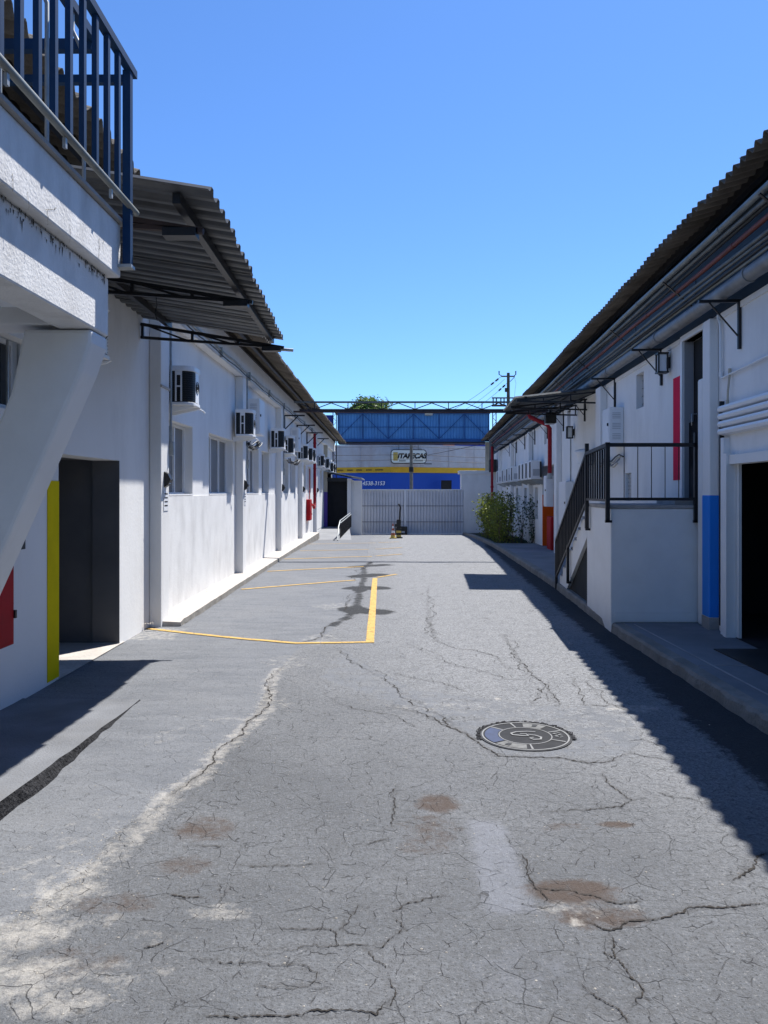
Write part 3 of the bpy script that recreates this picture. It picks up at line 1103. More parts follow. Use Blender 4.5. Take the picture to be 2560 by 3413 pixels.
MB(LT).box(0.002, .15, -5, 44, 4.0, 4.62).build('eave_beam', 'white_wall', LB, bevel=.008)
for p in PIL:
    MB(LT).box(.001, .15, p, p + .36, -.03, 3.998).build('pilaster', 'white_wall', LB, bevel=.012)
MB(LT).box(.14, .165, PIL[0] - .01, PIL[0] + .37, 3.02, 3.05).build('drip_ledge', 'pale_concrete', LB)
for i, (a, b) in enumerate(WIN):
    window(LT, LB, a, b, 1.66, 2.69, -.165, 3, blind=(1, 2) if i % 2 == 0 else (1, 2))
    MB(LT).box(-.16, .012, a + .003, b - .003, 1.651, 1.672).build('window_sill', 'white_clean', LB)
# high barred window behind the balcony strut
fr = window(LT, LB, 4.62, 6.26, 2.36, 2.92, -.11, 2)
for k in range(9):
    y = 4.8 + k * .18
    MB(LT).box(-.03, -.015, y, y + .018, 2.36, 2.90).build('bar', 'galv', fr)
MB(LT).box(.002, .10, 4.5, 6.36, 2.90, 2.985).build('lintel', 'white_clean', LB)
# doorway: dark painted passage
mb = MB(LT)
mb.quad((-.3, 8.62, 0), (-3.2, 8.7, 0), (-3.2, 8.7, 2.3), (-.3, 8.62, 2.3))
mb.quad((-.3, 6.9, 0), (-.3, 6.9, 2.3), (-3.2, 6.9, 2.3), (-3.2, 6.9, 0))
mb.quad((-3.2, 6.9, 0), (-3.2, 8.7, 0), (-3.2, 8.7, 2.3), (-3.2, 6.9, 2.3))
mb.quad((-.29, 6.9, 2.06), (-3.2, 6.9, 2.06), (-3.2, 8.7, 2.06), (-.29, 8.7, 2.06))
mb.build('passage', 'dark_grey_paint', LB, label='dark grey painted walls of the passage behind the doorway')
MB(LT).quad((0.02, 6.9, .012), (-3.2, 6.9, .012), (-3.2, 8.7, .012), (.02, 8.7, .012)).build('threshold', 'pale_concrete', LB)
MB(LT).box(.001, .006, 6.73, 6.968, 0.03, 1.80).build('painted_stripe', 'yellow_paint', LB, label='bright yellow stripe painted beside the doorway')
# far end jamb with purple paint
MB(LT).box(.001, .17, 37.6, 38.0, 1.7, 4.0).build('end_pilaster', 'cream', LB)
MB(LT).box(.001, .171, 37.6, 38.0, -.02, 1.70).build('painted_base', 'purple_paint', LB, label='purple painted foot of the last pilaster')
# roof of overlapping corrugated sheets
me = sheet_mesh('roof_sheet', 6.35, 2.4, mtl='fibre')
roof_sheets(LB, me, lambda t: (-2.14, -3.2 + t, 4.46), math.pi, 45, 6 * WAVE, math.radians(15), rl)
MB().add([(-4.45, -5, 5.12), (-4.45, 44.5, 5.12), (-13, 44.5, 7.3), (-13, -5, 7.3)], [(0, 1, 2, 3)]).build('upper_roof', 'fibre', LB)
mb = MB()
mb.quad((-13, -5, 0), (-13, -5, 7.25), (-2.95, -5, 4.6), (-2.95, -5, 0)).quad((-13, 44, -1), (-2.95, 44, -1), (-2.95, 44, 4.6), (-13, 44, 7.25))
mb.build('gable', 'white_wall', LB)
MB(LT).bar((.45, -4, 4.50), (.45, 44, 4.50), .06, .10).build('purlin', 'black_metal', LB)
MB(LT).bar((.155, -4, 4.57), (.155, 44, 4.57), .05, .12).build('purlin', 'black_metal', LB)

# ------------------------------------------------------------------ concrete balcony on a raking strut
BAL = thing('balcony', 'weathered white concrete balcony on a slanting strut beside the yellow stripe', 'balcony', (-2.2, 1.5, 0))
MB().box(-2.95, -1.62, -4, 4.47, 2.82, 2.96).build('slab', 'white_clean', BAL)
MB().box(-1.80, -1.60, -4, 4.47, 2.60, 2.94).build('edge_beam', 'white_rough', BAL, bevel=.012)
MB().box(-2.0, -1.54, -4, 4.50, 2.95, 3.26).build('fascia', 'white_rough', BAL, bevel=.01)
MB().box(-2.95, -1.515, -4, 4.53, 3.262, 3.282).build('coping', 'concrete', BAL)


def on_face(px, py, X):                             # photo pixel -> point on a lane-facing plane
    Y = X * F / (px - CX)
    return (X, Y, EYE - (py - HY) * Y / F)


rk = random.Random(8)
mat('moss', (.055, .05, .042), 1.0, var=.4, scale=30)
for pts in ([(155, 1060), (160, 1110), (157, 1165)], [(245, 1150), (265, 1162), (268, 1200), (264, 1245)], [(265, 1162), (288, 1158), (312, 1150)],
            [(385, 1240), (392, 1285), (386, 1340)], [(548, 1310), (552, 1370), (547, 1430)], [(575, 1330), (572, 1380), (577, 1400)], [(70, 960), (74, 1010), (70, 1060)]):
    q = ragged([(Y_, Z_) for _, Y_, Z_ in [on_face(a / 1.659, b / 1.659, -1.537) for a, b in pts]], 2, .15, rk)
    m_ = MB()
    vs = []
    for i, (yy, zz_) in enumerate(q):
        h_ = .0016 * rk.uniform(.4, 1.6)
        vs += [(-1.5375, yy - h_, zz_ + h_ * .3), (-1.5375, yy + h_, zz_ - h_ * .3)]
    m_.add(vs, [(2 * i, 2 * i + 1, 2 * i + 3, 2 * i + 2) for i in range(len(q) - 1)])
    m_.build('hairline_crack', 'moss', BAL)
m_ = MB()
for _ in range(260):
    yy = 4.4 - 2.6 * rk.random() ** 1.3
    L_ = .05 * rk.random() ** 3 + .006
    h_ = rk.uniform(.002, .007)
    z_ = 2.945 - rk.random() ** 2 * .05
    m_.add([(-1.5975, yy - h_, z_), (-1.5975, yy + h_, z_), (-1.5975, yy + h_ * .2, z_ - L_)], [(0, 1, 2)])
m_.build('mould_drips', 'moss', BAL, kind='stuff')
st = [(-1.605, 2.595), (-1.605, 2.52), (-1.66, 2.36), (-2.10, 1.36), (-2.74, -.05), (-3.1, -.05), (-2.42, 1.36), (-2.05, 2.25), (-1.98, 2.595)]
MB().prism([(a, b) for a, b in st], 'y', 4.22, 4.46).build('strut', 'white_clean', BAL, bevel=.02)
MB().box(-2.95, -1.81, 4.22, 4.46, 2.62, 2.818).build('cross_beam', 'white_clean', BAL, bevel=.01)
lp = thing('tube_lamp', 'white tube lamp fixed under the balcony beside the barred window', 'lamp', (-1.98, 3.6, 2.64))
MB().box(-2.06, -1.90, 2.5, 4.0, 2.66, 2.72).build('housing', 'white_metal', lp, bevel=.006)
MB().tube([(-1.98, 2.55, 2.645), (-1.98, 3.95, 2.645)], .014).build('tube', 'lamp_glass', lp)

# ------------------------------------------------------------------ blue railing on the balcony
RB = thing('railing', 'dark blue steel railing with upright bars on the concrete balcony edge', 'railing', (-1.5, 2, 3.0))
MB().bar((-1.485, -4, 4.17), (-1.485, 4.56, 4.17), .045, .045).build('top_rail', 'blue_steel', RB)
MB().tube([(-1.475, -4, 3.36), (-1.475, 4.58, 3.36)], .019, 10).build('bottom_rail', 'galv_mid', RB)
MB().bar((-1.66, -4, 4.28), (-1.66, 4.40, 4.28), .05, .05).build('inner_rail', 'blue_steel', RB)
MB().box(-1.515, -1.470, 4.455, 4.50, 3.02, 4.148).build('post', 'blue_steel', RB)
MB().box(-1.60, -1.46, 4.44, 4.51, 3.0, 3.018).build('foot_plate', 'galv', RB)
for k in range(40):
    y = 4.28 - .165 * k
    if y < -2:
        break
    MB().box(-1.496, -1.470, y - .016, y + .016, 3.38, 4.148).build('baluster', 'blue_steel', RB)
MB().bar((-1.49, 4.48, 4.10), (-2.95, 4.48, 4.10), .04, .045).build('end_rail', 'blue_steel', RB)
MB().bar((-1.66, 4.38, 4.24), (-2.95, 4.38, 4.24), .05, .06).build('end_rail', 'blue_steel', RB)
for y in (3.2, 3.65, 4.1):
    MB().tube([(-1.60, y, 3.29), (-1.60, y, 4.02), (-1.63, y, 4.10), (-1.66, y, 4.16), (-1.66, y, 4.26)], .011, 6).build('support', 'galv', RB)
for y in (3.0, 3.55, 4.15):
    MB().box(-1.485, -1.47, y, y + .02, 3.291, 3.338).build('stub', 'galv', RB)

# ------------------------------------------------------------------ metal canopy over the doorway
CN = thing('canopy', 'grey corrugated metal canopy on black trusses above the yellow striped doorway', 'canopy', (-2.0, 7, 3.4))
SL = math.atan2(.27, 1.75)
me = sheet_mesh('canopy_sheet', 5.2, 1.90, thick=.002, wave=.19, amp=.021, trap=True, mtl='zinc')
rq = random.Random(4)
for i in range(5):
    o = bpy.data.objects.new('roof_sheet', me)
    COL.objects.link(o)
    o.parent = CN
    y = 4.72 + i * .932
    o.location = Vector((-1.09 - .016 * i * 2.2, y + .99, 3.585)) - ORG[CN.name] + Vector((0, 0, .004 * (i % 2)))
    o.rotation_euler = (0, -SL, math.pi + .012)
for x, z in ((-1.31, 3.555), (-2.57, 3.745)):
    MB().bar((x, 4.85, z), (x - .06, 9.42, z), .05, .07).build('purlin', 'black_metal', CN)
for i, y in enumerate((5.15, 7.08, 9.30)):
    t = MB()
    zt0, zt1, zb0, zb1 = 3.77, 3.485, 3.60, 3.475
    A = lambda f, top: (-2.94 + f * 1.73, y, (zt0 + (zt1 - zt0) * f - .04) if top else (zb0 + (zb1 - zb0) * f - .03))
    t.bar(A(0, 1), A(1, 1), .04, .035).bar(A(0, 0), A(.98, 0), .04, .03)
    for f in (.012, .36, .68):
        t.bar(A(f, 0), A(f, 1), .03, .03)
    for f0, f1 in ((.03, .33), (.38, .64)):
        t.bar(A(f0, 1), A(f1, 0), .02, .02)
    t.build('truss', 'rust' if i == 0 else 'black_metal', CN)
    MB().box(-1.47, -1.25, y - .06, y + .05, 3.40, 3.455).build('end_plate', 'black_metal', CN)
MB().tube([(-1.30, 9.33, 3.435), (-1.10, 9.33, 3.42)], .02).build('drain_stub', 'galv', CN)
MB().tube([(-2.1, 7.08, 3.5), (-2.09, 7.08, 3.42), (-2.11, 7.08, 3.35), (-2.09, 7.09, 3.28)], .004, 5).build('loose_wire', 'black_plastic', CN)

# ------------------------------------------------------------------ air conditioners
def ac_proto(label, group):
    """outdoor unit; wall at x=0, sticks out to +x, near end at y=0"""
    r = thing('air_conditioner', label, 'air conditioner', (0, 0, 0), group=group, local=True)

    def plan(x0, x1, y0, y1, rad, n=6):
        pts = []
        for cx, cy, a0 in ((x1 - rad, y0 + rad, -90), (x1 - rad, y1 - rad, 0), (x0 + .02, y1 - .02, 90), (x0 + .02, y0 + .02, 180)):
            rr_ = rad if cx == x1 - rad else .02
            for i in range(n + 1):
                a = math.radians(a0 + 90 * i / n)
                pts.append((cx + rr_ * math.cos(a), cy + rr_ * math.sin(a)))
        return pts
    MB().prism(plan(.07, .37, .02, .50, .13), 'z', .05, .47).build('core', 'black_plastic', r)
    MB().prism(plan(.055, .39, .0, .52, .14), 'z', .455, .525).build('lid', 'white_metal', r, bevel=.008)
    MB().prism(plan(.055, .39, .0, .52, .14), 'z', 0, .04).build('base_tray', 'white_metal', r, bevel=.006)
    f = MB()
    f.box(.150, .170, .004, .022, .05, .455).box(.222, .242, .004, .022, .05, .455)
    f.box(.170, .222, .005, .021, .24, .26).box(.170, .222, .005, .021, .40, .455)
    f.box(.055, .068, .0, .52, .04, .455)
    f.build('end_frame', 'white_metal', r)
    g = MB()
    for k in range(13):
        z = .072 + k * .030
        pl = plan(.066, .376, .012, .508, .134, 5)
        g.prism(pl, 'z', z, z + .006)
    g.build('grille', 'black_metal', r)
    MB().box(.372, .381, .19, .37, .05, .455).build('front_panel', 'white_metal', r)
    fan = MB()
    for rr_ in (.08, .05, .02):
        fan.tube([(.384, .28 + rr_ * math.cos(a), .255 + rr_ * math.sin(a)) for a in [2 * math.pi * i / 20 for i in range(21)]], .005, 4, cap=False)
    fan.build('fan_guard', 'black_plastic', r)
    for y in (.10, .40):
        MB().prism([(0, -.10), (.03, -.10), (.36, -.025), (.40, -.003), (0, -.003)], 'y', y, y + .03).build('bracket', 'white_metal', r)
    MB().tube([(.36, .45, -.01), (.40, .52, -.03), (.41, .60, -.05)], .012, 6).build('drain_spout', 'white_metal', r)
    return r


def ac_box(group):
    r = thing('air_conditioner', '', 'air conditioner', (0, 0, 0), group=group, local=True)
    MB().box(.05, .36, 0, .76, .0, .56).build('body', 'white_metal', r, bevel=.015)
    MB().box(.361, .366, .40, .72, .05, .51).build('grille', 'black_plastic', r)
    MB().box(.362, .368, .05, .36, .06, .50).build('front_panel', 'white_metal', r)
    MB().box(.10, .30, .762, .768, .10, .30).build('vent', 'grey_panel', r)
    MB().box(.045, .10, .761, .772, .06, .52).build('valve_cover', 'black_plastic', r)
    for y in (.08, .64):
        MB().prism([(0, -.16), (.03, -.16), (.33, -.03), (.38, -.003), (0, -.003)], 'y', y, y + .035).build('bracket', 'galv', r)
    return r


AC = ac_proto('', 'left air conditioners')
acl = [(6.72, 2.92, 'white air conditioner half hidden behind the slanting balcony strut'),
       (10.22, 2.86, 'large looking white and black air conditioner just below the metal canopy'),
       (14.85, 2.78, 'white and black air conditioner above the second pair of windows by a pilaster'),
       (19.5, 2.80, 'white air conditioner between the tall white cabinet and the black wall brackets'),
       (21.55, 2.76, 'white air conditioner under the black wall brackets of the left building'),
       (25.6, 2.78, 'white air conditioner in the far row left of the red fire pipe'),
       (27.3, 2.80, 'white air conditioner in the far row left of the red fire pipe'),
       (28.4, 2.80, 'white air conditioner in the far row left of the red fire pipe'),
       (32.6, 2.78, 'white air conditioner past the red fire pipe above the purple pilaster'),
       (35.6, 2.78, 'white air conditioner past the red fire pipe above the purple pilaster'),
       (38.6, 2.70, 'white air conditioner past the red fire pipe above the purple pilaster'),
       (40.4, 2.70, 'white air conditioner past the red fire pipe above the purple pilaster')]
for i, (y, z, lab) in enumerate(acl):
    o = AC if i == 0 else copy_tree(AC)
    o.location = (-2.95 + .02, y, z)
    o['label'] = lab
    o['group'] = 'air conditioners on the left wall'
for ch in list(AC.children):                        # the spout of the first unit is not there
    if ch.name.startswith('drain_spout'):
        bpy.data.objects.remove(ch)

# dangling pipework under the second unit
hp = thing('pipe_bundle', 'tangle of grey insulated pipes hanging below the air conditioner by the pilaster', 'pipes', (-2.7, 15.8, 2.6))
for k in range(6):
    mb = MB()
    a = rl.uniform(0, 6)
    pts = [(-2.75 + .10 * math.sin(a + t * .9) + .02 * k, 15.6 + .11 * t, 2.70 + .07 * math.sin(a * 2 + t * 1.3) - .02 * (k % 3)) for t in range(8)]
    mb.tube(pts, .013, 6)
    mb.build('pipe', 'duct' if k % 2 else 'black_plastic', hp)
hp2 = thing('pipe_bundle', 'tangle of pipes hanging below the far air conditioners by the red pipe', 'pipes', (-2.7, 24, 2.6))
for k in range(5):
    a = rl.uniform(0, 6)
    MB().tube([(-2.75 + .10 * math.sin(a + t * .9) + .02 * k, 22.6 + .25 * t, 2.62 + .07 * math.sin(a * 2 + t * 1.3)) for t in range(8)], .014, 6).build('pipe', 'duct' if k % 2 else 'black_plastic', hp2)


def cabinet(name, label, y0, y1, z0, z1, tf, depth, m_='white_metal', louvre=True, cat='cabinet'):
    p = tf(depth / 2, (y0 + y1) / 2, z0)
    r = thing(name, label, cat, p)
    MB(tf).box(.003, depth, y0, y1, z0, z1).build('body', m_, r, bevel=.008)
    if louvre:
        for blk in (0, 1, 2):
            for k in range(4):
                z = z0 + (z1 - z0) * (.14 + .28 * blk + .045 * k)
                MB(tf).box(depth * .22, depth * .8, y0 - .005, y0 - .001, z, z + .010).build('louvre', 'grey_panel', r)
    MB(tf).box(depth + .001, depth + .008, y0 + .03, y1 - .03, z0 + .04, z1 - .04).build('door', m_, r)
    MB(tf).box(depth + .008, depth + .03, y0 + .05, y0 + .07, (z0 + z1) / 2, (z0 + z1) / 2 + .05).build('handle', 'black_plastic', r)
    return r


cabinet('electric_cabinet', 'tall pale cabinet high on the left wall beside a pilaster', 16.6, 17.3, 2.95, 3.72, LT, .26)
cabinet('electric_cabinet', 'pale grey cabinet high on the left wall beneath the black wall brackets', 24.3, 25.0, 3.0, 3.75, LT, .24)

# conduits along the eave beam and down beside the pilasters
cd = thing('conduit', 'thin grey conduit running along the beam under the left roof', 'conduit', (-2.75, 20, 4.1))
pts = [(.17, 9.8 + .55 * i, 4.13 + .012 * math.sin(i * 1.7)) for i in range(40)]
MB(LT).tube(pts, .016, 7).build('pipe', 'galv', cd)
MB(LT).tube([(o_ + .03, y_, z_ - .10) for o_, y_, z_ in pts], .011, 6).build('pipe', 'black_plastic', cd)
for i in range(1, 40, 5):
    MB(LT).box(.151, .20, pts[i][1], pts[i][1] + .03, 4.0, 4.17).build('clip', 'galv', cd)
for i, p in enumerate(PIL[:3]):
    d_ = thing('conduit', ('grey conduit dropping beside the pilaster next to the canopy', 'grey conduit dropping beside the pilaster with a black wall lamp, past the windows', 'grey conduit dropping beside the pilaster left of the wall brackets')[i], 'conduit', LT(.17, p + .4, 2.3))
    MB(LT).tube([(.165, p + .385, 4.12), (.165, p + .385, 2.35)], .017, 8).build('pipe', 'galv', d_)
    MB(LT).box(.14, .20, p + .365, p + .43, 2.18, 2.36).build('junction_box', 'galv', d_)

# small black wall lamps on the pilasters, with a notice below the first two
for i, p in enumerate(PIL):
    z = 1.86 - .02 * i
    wl = thing('wall_lamp', ('small black wall lamp on the pilaster beside the canopy', 'small black wall lamp on the pilaster after the second window', 'small black wall lamp on the middle pilaster of the left wall', 'small black wall lamp on the pilaster just before the red hose cabinet', 'small black wall lamp on the pilaster just after the red fire pipe')[i], 'lamp', LT(.2, p + .2, z))
    MB(LT).prism([(.152, z + .10), (.20, z + .07), (.235, z), (.20, z - .07), (.152, z - .10)], 'y', p + .12, p + .24).build('housing', 'black_metal', wl)
    MB(LT).box(.205, .212, p + .14, p + .22, z - .055, z - .02).build('lens', 'lamp_glass', wl)
    if i < 2:
        nb = thing('notice', ('white notice with dark marks under the lamp on the canopy side pilaster', 'white notice with dark marks under the lamp on the pilaster past the windows')[i], 'sign', LT(.15, p + .2, z - .4))
        MB(LT).box(.1525, .156, p + .10, p + .30, z - .40, z - .15).build('plate', 'white_metal', nb)
        for k in range(4):
            MB(LT).box(.1565, .158, p + .13, p + .27, z - .19 - .05 * k, z - .175 - .05 * k).build('printed_line', 'ink', nb)

# black wall brackets
for i, y in enumerate((22.6, 25.9, 29.2, 32.4)):
    bk = thing('wall_bracket', 'black steel wall bracket high on the left wall', 'bracket', LT(0, y, 3.6), group='black brackets on the left wall')
    t = MB(LT)
    t.box(.003, .62, y, y + .045, 3.93, 3.97).box(.003, .045, y, y + .045, 3.35, 3.93).bar((.04, y + .022, 3.55), (.42, y + .022, 3.93), .03, .03)
    t.build('frame', 'black_metal', bk)

# red hose cabinets
def hose_cabinet(label, y0, y1, z0, z1):
    r = thing('hose_cabinet', label, 'fire cabinet', LT(.08, (y0 + y1) / 2, z0))
    MB(LT).box(.002, .15, y0, y1, z0, z1).build('box', 'red_paint', r, bevel=.006)
    MB(LT).box(.151, .162, y0 + .03, y1 - .03, z0 + .03, z1 - .03).build('door', 'red_paint', r, bevel=.004)
    MB(LT).box(.162, .172, y0 + .2, y1 - .3, z0 + .28, z0 + .38).build('plate', 'red_paint', r)
    for z in (z0 + .2, z1 - .2):
        MB(LT).box(.15, .175, y1 - .03, y1 - .005, z, z + .06).build('hinge', 'black_metal', r)
    return r


hose_cabinet('dark red steel fire hose cabinet on the wall behind the balcony strut', 4.9, 5.82, .55, 1.48)
hose_cabinet('red fire hose cabinet below the tall red pipe, far along the left wall', 29.0, 29.75, .62, 1.42)
sb = thing('switch_box', 'small black switch box on the shaded wall above the red cabinet', 'switch', LT(.03, 6.3, 1.2))
MB(LT).box(.002, .05, 6.12, 6.22, 1.24, 1.36).build('box', 'black_plastic', sb)
fp = thing('fire_pipe', 'tall dark red fire pipe bending into the hose cabinet on the left wall', 'pipe', LT(.2, 30.2, .9))
MB(LT).tube([(.22, 30.3, 4.0), (.22, 30.3, 1.35), (.22, 30.25, 1.18), (.22, 30.1, 1.08), (.22, 29.9, 1.10), (.20, 29.8, 1.22)], .055, 10).build('pipe', 'red_pipe', fp)
for z in (1.6, 2.6, 3.6):
    MB(LT).tube([(.22, 30.3, z), (.22, 30.3, z + .05)], .066, 10).build('coupling', 'red_pipe', fp)
MB(LT).tube([(.10, 29.5, 2.6), (.10, 29.5, 1.43)], .02, 8).build('branch', 'red_pipe', fp)

# ------------------------------------------------------------------ right building
rr2 = random.Random(33)
RBD = thing('warehouse', 'long white building in shade with blue pillar base, pipes and outside stairs', 'building', RT(0, 19, 0))
RPIL = [3.35, 8.80, 14.45, 19.6, 25.3, 31.2, 36.8]
rh = [(5.6, 8.33, 0.0, 2.0, .06), (9.05, 10.02, 1.52, 3.66, .12), (11.94, 12.38, 3.03, 3.58, .14), (12.7, 13.1, 1.55, 2.02, .10),
      (18.3, 18.75, 3.16, 3.66, .14), (20.75, 23.0, 0.0, 2.46, 1.3), (22.2, 22.65, 3.1, 3.6, .14), (24.0, 24.7, .85, 1.85, .14), (26.9, 27.6, .85, 1.85, .14), (29.6, 30.3, .85, 1.85, .14)]
mb = MB(RT)
wall_holes(mb, -5, 45, -.8, 3.72, rh)
mb.build('wall', 'white_wall', RBD)
MB(RT).box(-.14, -.02, -5, 45, 3.70, 4.86).build('eave_beam', 'eave_blue', RBD)
MB(RT).box(-.12, .018, -5, 45, 3.66, 3.722).build('coping', 'white_wall', RBD)
for p in RPIL:
    wp = .235 if p == 8.80 else .42
    op = .105 if p == 8.80 else .13
    MB(RT).box(.001, op, p, p + wp, .02, 3.69).build('pilaster', 'white_wall', RBD, bevel=.012)
MB(RT).box(-.001, .109, 8.796, 9.039, .26, 1.665).build('painted_base', 'blue_paint', RBD, bevel=.01, label='bright blue painted foot of the pilaster by the shutter')
MB(RT).box(-.001, .112, 8.794, 9.041, .02, .258).build('plinth', 'concrete', RBD)
MB(RT).box(-.10, .10, 9.042, 9.23, .12, 3.05).build('guard_panel', 'white_clean', RBD, bevel=.03)
MB(RT).box(.001, .007, 10.14, 10.46, 1.86, 3.24).build('painted_stripe', 'red_stripe', RBD, label='crimson stripe painted beside the upstairs door')
# upstairs door
MB(RT).box(-.24, .03, 10.02, 10.09, 1.54, 3.73).build('door_frame', 'white_metal', RBD)
MB(RT).box(-.24, .032, 9.05, 10.018, 3.661, 3.73).build('door_frame', 'white_metal', RBD)
dl = MB(RT).box(-.17, -.121, 9.052, 10.018, 1.54, 3.655).build('door_leaf', 'dark_room', RBD)
MB(RT).tube([(-.12, 9.90, 2.56), (-.06, 9.90, 2.56), (-.06, 9.90, 2.70), (-.12, 9.90, 2.70)], .014, 6).build('handle', 'galv', dl)
MB(RT).box(-.115, -.002, 10.004, 10.016, 1.54, 3.65).build('door_reveal', 'door_grey', RBD)
# shutter doorway
fr = MB(RT)
fr.box(-.02, .09, 8.34, 8.44, .12, 2.12).box(-.05, -.02, 8.28, 8.328, .12, 2.0).box(-.02, .07, 8.47, 8.56, .12, 2.30)
fr.build('shutter_guide', 'white_metal', RBD)
MB(RT).box(-.02, .06, 5.4, 8.335, 2.002, 2.10).build('lintel', 'white_clean', RBD)
for k in range(4):
    MB(RT).prism([(.003, 2.33 + .085 * k), (.075, 2.345 + .085 * k), (.085, 2.375 + .085 * k), (.075, 2.402 + .085 * k), (.003, 2.41 + .085 * k)], 'y', 5.0, 8.62).build('shutter_slat', 'white_metal', RBD)
MB(RT).box(.003, .05, 8.63, 8.66, .2, 2.72).build('shutter_track', 'black_metal', RBD)
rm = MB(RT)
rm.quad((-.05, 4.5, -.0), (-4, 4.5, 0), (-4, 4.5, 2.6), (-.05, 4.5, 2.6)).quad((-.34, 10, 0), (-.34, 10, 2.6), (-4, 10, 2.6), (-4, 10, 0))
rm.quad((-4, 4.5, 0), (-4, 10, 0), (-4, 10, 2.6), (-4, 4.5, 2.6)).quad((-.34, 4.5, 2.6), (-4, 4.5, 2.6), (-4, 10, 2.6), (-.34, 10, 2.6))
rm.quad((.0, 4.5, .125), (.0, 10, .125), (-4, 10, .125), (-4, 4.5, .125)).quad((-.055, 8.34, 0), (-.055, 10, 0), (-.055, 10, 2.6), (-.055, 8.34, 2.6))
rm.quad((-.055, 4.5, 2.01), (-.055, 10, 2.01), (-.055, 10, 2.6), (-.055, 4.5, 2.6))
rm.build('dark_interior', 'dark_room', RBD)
for (a, b, c, d, *e) in (rh[2], rh[4], rh[6]):
    f = MB(RT).box(-.13, -.10, a, b, c, d).build('window', 'grey_panel', RBD)
    for k in range(4):
        z = c + (d - c) * (k + .6) / 4.4
        MB(RT).box(-.10, -.085, a + .01, b - .01, z, z + .012).build('slat', 'galv', f)
f = MB(RT).box(-.09, -.06, 12.71, 13.09, 1.56, 2.01).build('window', 'grey_panel', RBD)
for k in range(6):
    MB(RT).box(-.06, -.045, 12.72, 13.08, 1.60 + .065 * k, 1.615 + .065 * k).build('slat', 'galv', f)
for h in rh[7:]:
    window(RT, RBD, h[0], h[1], h[2], h[3], -.135, 2)
# recessed entrance with orange paint
rc_ = MB(RT)
rc_.quad((-1.29, 20.7, 0), (-1.29, 23.05, 0), (-1.29, 23.05, 2.5), (-1.29, 20.7, 2.5))
rc_.build('recess_back', 'grey_panel', RBD)
MB(RT).box(-1.28, .006, 22.94, 22.998, .02, 1.62).build('painted_stripe', 'orange_paint', RBD, label='orange painted lower wall of the recessed entrance')
MB(RT).box(-1.28, 0.0, 22.985, 22.999, 1.62, 2.46).build('recess_side', 'grey_panel', RBD)
# roof of overlapping corrugated sheets
me = sheet_mesh('roof_sheet', 6.35, 2.4, mtl='fibre_under')
roof_sheets(RBD, me, lambda t: RT(.46, -2.6 + t, 4.72), -math.atan(SLOPE), 45, 6 * WAVE, math.radians(15), rr2)
MB(RT).add([(-1.9, -5, 5.34), (-1.9, 46, 5.34), (-11, 46, 7.7), (-11, -5, 7.7)], [(3, 2, 1, 0)]).build('upper_roof', 'fibre', RBD)
mb = MB(RT)
mb.quad((-11, -5, 0), (0, -5, 0), (0, -5, 4.7), (-11, -5, 7.65)).quad((-11, 45, -1), (-11, 45, 7.65), (0, 45, 4.7), (0, 45, -1))
mb.build('gable', 'white_wall', RBD)
MB(RT).bar((.12, -4, 4.76), (.12, 45, 4.76), .07, .10).build('purlin', 'black_metal', RBD)
MB(RT).box(-.03, .22, 44.7, 45.1, -.8, 4.6).build('end_column', 'cream', RBD)

# ------------------------------------------------------------------ pipes hung under the right eave
pipes = [(.17, 3.83, .078, 'duct', 'duct', 'fat grey duct running along the top of the shaded white wall'),
         (.45, 4.28, .033, 'galv_mid', 'pipe', 'grey green pipe outermost under the right roof edge'),
         (.40, 4.225, .024, 'galv_dark', 'pipe', 'thin dark conduit in the bundle under the right roof'),
         (.365, 4.19, .018, 'black_plastic', 'pipe', 'thin dark conduit in the bundle under the right roof'),
         (.33, 4.12, .026, 'rust_pipe', 'pipe', 'rusty red pipe in the bundle under the right roof'),
         (.295, 4.03, .021, 'galv_dark', 'pipe', 'thin dark conduit in the bundle under the right roof'),
         (.27, 3.985, .019, 'galv_dark', 'pipe', 'thin dark conduit in the bundle under the right roof'),
         (.245, 3.955, .016, 'black_plastic', 'pipe', 'thin dark conduit in the bundle under the right roof'),
         (.215, 3.935, .017, 'galv_mid', 'pipe', 'thin bright galvanised conduit lying just above the fat grey duct')]
for i, (o_, z_, r_, mt, nm, lab) in enumerate(pipes):
    t = thing(nm, lab, nm, RT(o_, 18, z_), group='pipes under the right eave')
    pts = [(o_ + .006 * math.sin(y * .8 + i), y, z_ + .008 * math.sin(y * 1.1 + i * 2)) for y in [-4 + .9 * k for k in range(48)]]
    MB(RT).tube(pts, r_, 12 if i == 0 else 8).build('run', mt, t)
    if i in (0, 1, 4):
        for y in [-1.5 + 3.0 * k for k in range(13)]:
            MB(RT).tube([(o_ + .006 * math.sin(y * .8 + i), y, z_ + .008 * math.sin(y * 1.1 + i * 2)), (o_ + .006 * math.sin((y + .05) * .8 + i), y + .05, z_ + .008 * math.sin((y + .05) * 1.1 + i * 2))], r_ * 1.13, 12).build('coupling', mt, t)
hg_n = 0
for y in [1.0 + 2.75 * k for k in range(14)]:
    h_ = thing('pipe_hanger', 'black flat steel hanger tying the pipe bundle under the right roof', 'hanger', RT(.3, y, 3.9), group='pipe hangers under the right roof')
    MB(RT).bar((.50, y, 4.235), (.10, y + .03, 3.905), .03, .012).build('strap', 'black_metal', h_)
    MB(RT).bar((.10, y + .03, 3.905), (.10, y + .03, 4.30), .012, .012).build('rod', 'black_metal', h_)
